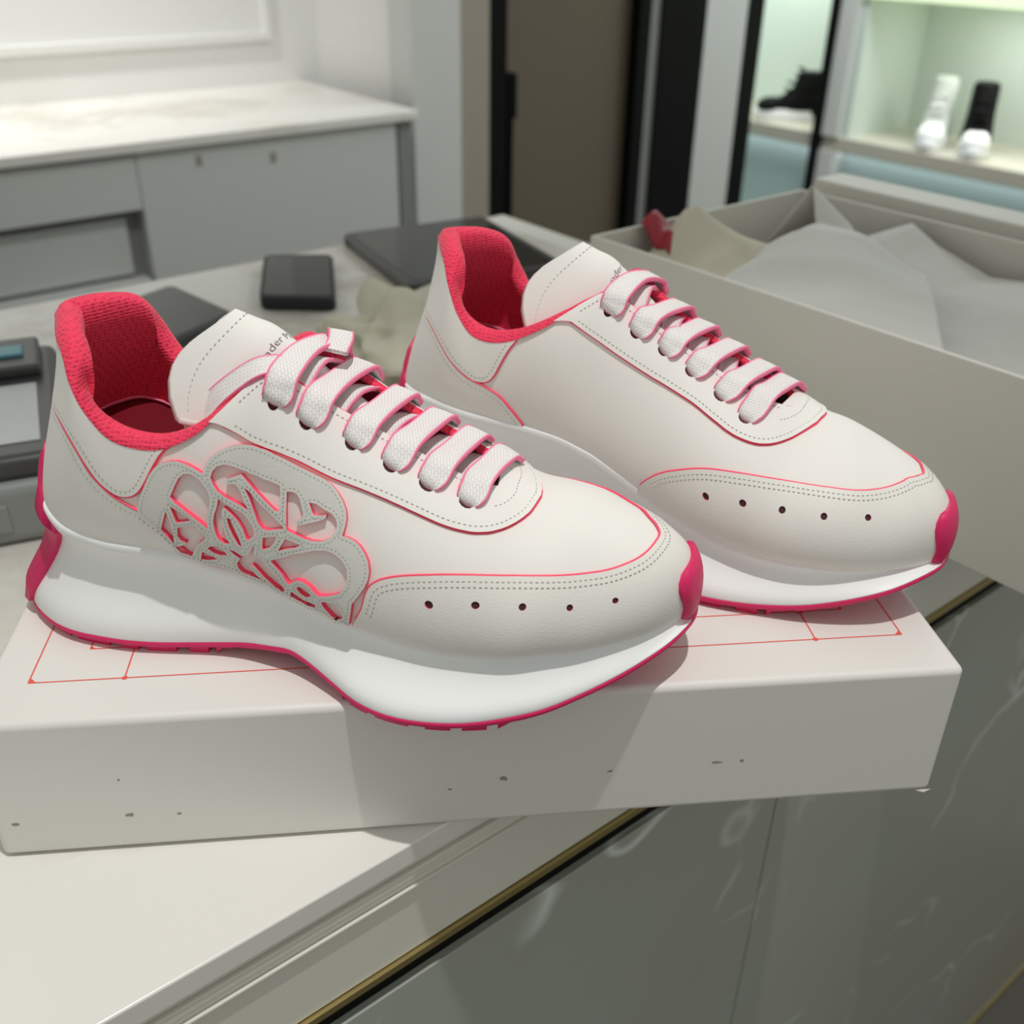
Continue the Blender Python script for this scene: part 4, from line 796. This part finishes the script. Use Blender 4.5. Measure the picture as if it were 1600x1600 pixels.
# ---------------------------------------------------------------- open shoe box with tissue
BX = Vector((.3085, .4475, 0)); BA = math.radians(-57.2)        # long side along local x, short side along local y
BL, BW, BH, BT = .385, .252, .120, .0035
bx = empty('shoe_box', BX, BA, 'open ivory shoe box full of white tissue behind the far sneaker', 'box')
for nm, b in (('front_wall', ((0, 0, 0), (BL, BT, BH))), ('back_wall', ((0, BW-BT, 0), (BL, BW, BH))), ('end_wall', ((0, BT, 0), (BT, BW-BT, BH))), ('end_wall', ((BL-BT, BT, 0), (BL, BW-BT, BH))), ('base', ((BT, BT, 0), (BL-BT, BW-BT, .003)))):
    mb = MB(); mb.box(*b); mb.build(nm, [M['cardgrey']], bx, smooth=True, bevel=.0009)
mb = MB(); mb.box((.002, BW+.012, 0), (BL+.06, BW+.052, .128)); o = mb.build('closed_box', [M['cardgrey']], None, bevel=.002); o.location = BX; o.rotation_euler = (0, 0, BA); tag(o, 'slim closed ivory box standing just behind the open shoe box', 'box')
def sheet(name, f, x0, x1, y0, y1, m, label, cat, nx=60, ny=40, group=None, thick=.0004):
    x = np.linspace(x0, x1, nx); y = np.linspace(y0, y1, ny); X, Y = np.meshgrid(x, y, indexing='ij'); P = np.stack(f(X, Y), -1)
    mb = MB(); mb.grid(P, 0); o = mb.build(name, [m], None); s = o.modifiers.new('solidify', 'SOLIDIFY'); s.thickness = thick
    o.location = BX; o.rotation_euler = (0, 0, BA); tag(o, label, cat, group); return o
def rn(seed, n=7, f=30):
    r = np.random.RandomState(seed); K = r.randn(n, 2)*f; ph = r.rand(n)*6.3; am = r.rand(n)
    return lambda X, Y: sum(a*(1-2*np.abs(np.sin(.5*(X*k[0]+Y*k[1])+p))) for a, k, p in zip(am, K, ph))/n
r1, r2, r3 = rn(1, 9, 48), rn(2, 9, 48), rn(5)
ss_ = lambda a, b, x: (lambda q: q*q*(3-2*q))(np.clip((x-a)/(b-a), 0, 1))
def f1(X, Y):   # front sheet humped up, its free right edge slanting down to the front wall
    u, v = X, Y; x = .035 + u*(.155 + .105*(1-v)); y = .006 + v*.140
    z = .090 + .040*ss_(0, .42, u)*(1-.45*ss_(.55, 1, u))*(.42+.58*ss_(0, .8, v)) + .007*r1(x, y); return x, y, np.minimum(z, .112 + .5*y)
def f2(X, Y):   # second sheet behind it, running to the right end of the box
    u, v = X, Y; x = .085 + u*.29; y = .03 + v*.205
    z = .086 + .034*np.clip(1-np.abs(u-.12)*4.0, 0, 1)*ss_(.3, 1, v) + .020*np.clip(1-np.abs(u-.62)*2.4, 0, 1)*ss_(.1, .8, v) + .008*r2(x, y); return x, y, z
def f3(X, Y):   # pointed corner of a sheet standing up at the back
    u = (X-.035)/.07; v = (Y-.150)/.06; k = np.clip(1-np.abs(u-.5)*2.0, 0, 1); z = .082 + .066*k**1.1*(1-v*.7) + .003*r3(X, Y); return X + (v-.2)*.01, Y + .02*k, z
sheet('tissue_sheet', f1, 0, 1, 0, 1, M['tissue'], 'large humped white tissue sheet at the front of the open box', 'tissue paper', 70, 50, 'tissue sheets in the open box')
sheet('tissue_sheet', f2, 0, 1, 0, 1, M['tissue'], 'white tissue sheet lying along the back of the open box', 'tissue paper', 60, 40, 'tissue sheets in the open box')
sheet('tissue_sheet', f3, .035, .105, .150, .200, M['tissue'], 'white tissue corner standing in a point at the back of the box', 'tissue paper', 30, 24, 'tissue sheets in the open box')
def f4(X, Y):
    u = (X-.02)/.10; v = (Y-.03)/.10; z = .098 + .042*np.clip(1-np.abs(v-.5)*2.2, 0, 1)*np.clip(1-np.abs(u-.12)*1.2, 0, 1)**1.2 + .010*np.clip(1-np.abs(u-.6)*2.5, 0, 1) + .006*r2(X*1.5, Y*1.3); return X, Y, z
sheet('cream_tissue', f4, .020, .120, .028, .150, M['creamtissue'], 'cream tissue crumpled in the left end of the open box', 'tissue paper', 30, 30)
def f5(X, Y):
    u = (X-.006)/.034; v = (Y-.045)/.04; return X, Y, .110 + .018*(1-u) + .004*np.sin(u*9+v*5) - .014*np.abs(v-.4)
sheet('red_ribbon', f5, .006, .040, .045, .085, M['redribbon'], 'crimson ribbon at the left corner of the open box', 'ribbon', 14, 10, thick=.001)

# ---------------------------------------------------------------- things on the counter behind the sneakers
def slab(name, pts, z0, z1, r, m, parent=None, bevel=.002, seg=8):
    """rounded slab over a quadrilateral footprint (world xy)"""
    q = [np.array(p, float) for p in pts]; out = []
    for i in range(4):
        p, a, b = q[i], q[i-1], q[(i+1) % 4]; da = (a-p)/np.linalg.norm(a-p); db = (b-p)/np.linalg.norm(b-p)
        for t in np.linspace(0, 1, seg): out.append((p+da*r)*(1-t)**2 + 2*p*t*(1-t) + (p+db*r)*t*t)
    A = np.array(out); ar_ = np.sum(A[:, 0]*np.roll(A[:, 1], -1)-np.roll(A[:, 0], -1)*A[:, 1]); A = A if ar_ > 0 else A[::-1]
    c = A.mean(0); rows = []
    for ins, z in ((bevel, z0), (0, z0+bevel), (0, z1-bevel), (bevel, z1)): rows.append(np.c_[c + (A-c)*(1-ins/np.linalg.norm(A-c, axis=1, keepdims=True)), np.full(len(A), z)])
    mb = MB(); mb.grid(np.array(rows), 0, cv=True, flip=False); n = len(A); mb.add(rows[0], [list(range(n))[::-1]]); mb.add(rows[-1], [list(range(n))])
    return mb.build(name, [m], parent, smooth=False)
def inset(pts, k):
    c = np.mean(np.array(pts, float), 0); return [c + (np.array(p)-c)*k for p in pts]
def device(name, pts, z1, r, label, cat, k, casem=None, group=None):
    c = np.mean(np.array(pts, float), 0); t = empty(name, (c[0], c[1], 0), 0, label, cat, group); L = [np.array(p)-c for p in pts]
    slab('case', L, 0, z1, r, casem or M['blackrubber'], t); s = slab('screen', inset(L, k), z1-.0006, z1+.0004, r*.7, M['blackglass'], t, .0002); return t
device('smartphone', [(.036, .640), (.107, .632), (.098, .775), (.027, .777)], .013, .012, 'black smartphone lying on the counter between the cloth bag and the cabinets', 'phone', .90)
device('tablet', [(.105, .856), (.176, .668), (.340, .727), (.268, .925)], .012, .008, 'black tablet with dark glass screen lying behind the far sneaker', 'tablet', .90, M['darkplastic'])
device('smartphone', [(-.052, .690), (.018, .606), (-.05, .50), (-.125, .59)], .011, .010, 'dark grey flat device half hidden behind the near sneaker', 'device', .93, M['darkplastic'])
# card terminal
tm = empty('card_terminal', (-.100, .315, 0), math.radians(17), 'grey and black card payment terminal at the left edge', 'card terminal')
def tp(name, m, *bx, bevel=.002, par=None): return local_boxes(name, m, bx, par or tm, bevel)
tp('body', M['plastic'], ((-.09, -.085, 0), (.052, .11, .040)), bevel=.008)
tp('bezel', M['darkplastic'], ((-.085, -.080, .038), (.050, .105, .054)), bevel=.007)
tp('screen', M['lcd'], ((-.06, -.060, .0535), (.036, .030, .0548)), bevel=.0004)
tp('keypad', M['darkplastic'], ((-.08, .042, .0535), (.040, .100, .062)), bevel=.003)
tp('enter_key', M['teal'], ((-.004, .060, .0615), (.030, .078, .0645)), bevel=.0012)
tp('port_cover', M['plastic'], ((-.07, -.0862, .010), (.012, -.084, .028)), bevel=.002)
# crumpled cotton dust bag
bm = bmesh.new(); bmesh.ops.create_icosphere(bm, subdivisions=5, radius=1); V = np.array([v.co[:] for v in bm.verts]); F = [[v.index for v in f.verts] for f in bm.faces]; bm.free()
rs = np.random.RandomState(11); dsp = np.zeros(len(V))
for i in range(11):
    k = rs.randn(3)*rs.uniform(1.2, 3.2); q_ = np.sin(V@k + rs.rand()*6); dsp += rs.uniform(.05, .12)*(1-2*np.sqrt(q_*q_+.012))
V = V*(1 + dsp)[:, None]; V = np.sign(V)*np.abs(V)**.9*np.array([.062, .110, .038]); V[:, 2] = np.maximum(V[:, 2]+.034, .0005)
o = mesh('dust_bag', V, F, M['cotton']); o.location = (.160, .468, 0); o.rotation_euler = (0, 0, .18); tag(o, 'crumpled cream cotton dust bag between the two sneakers', 'cloth bag')
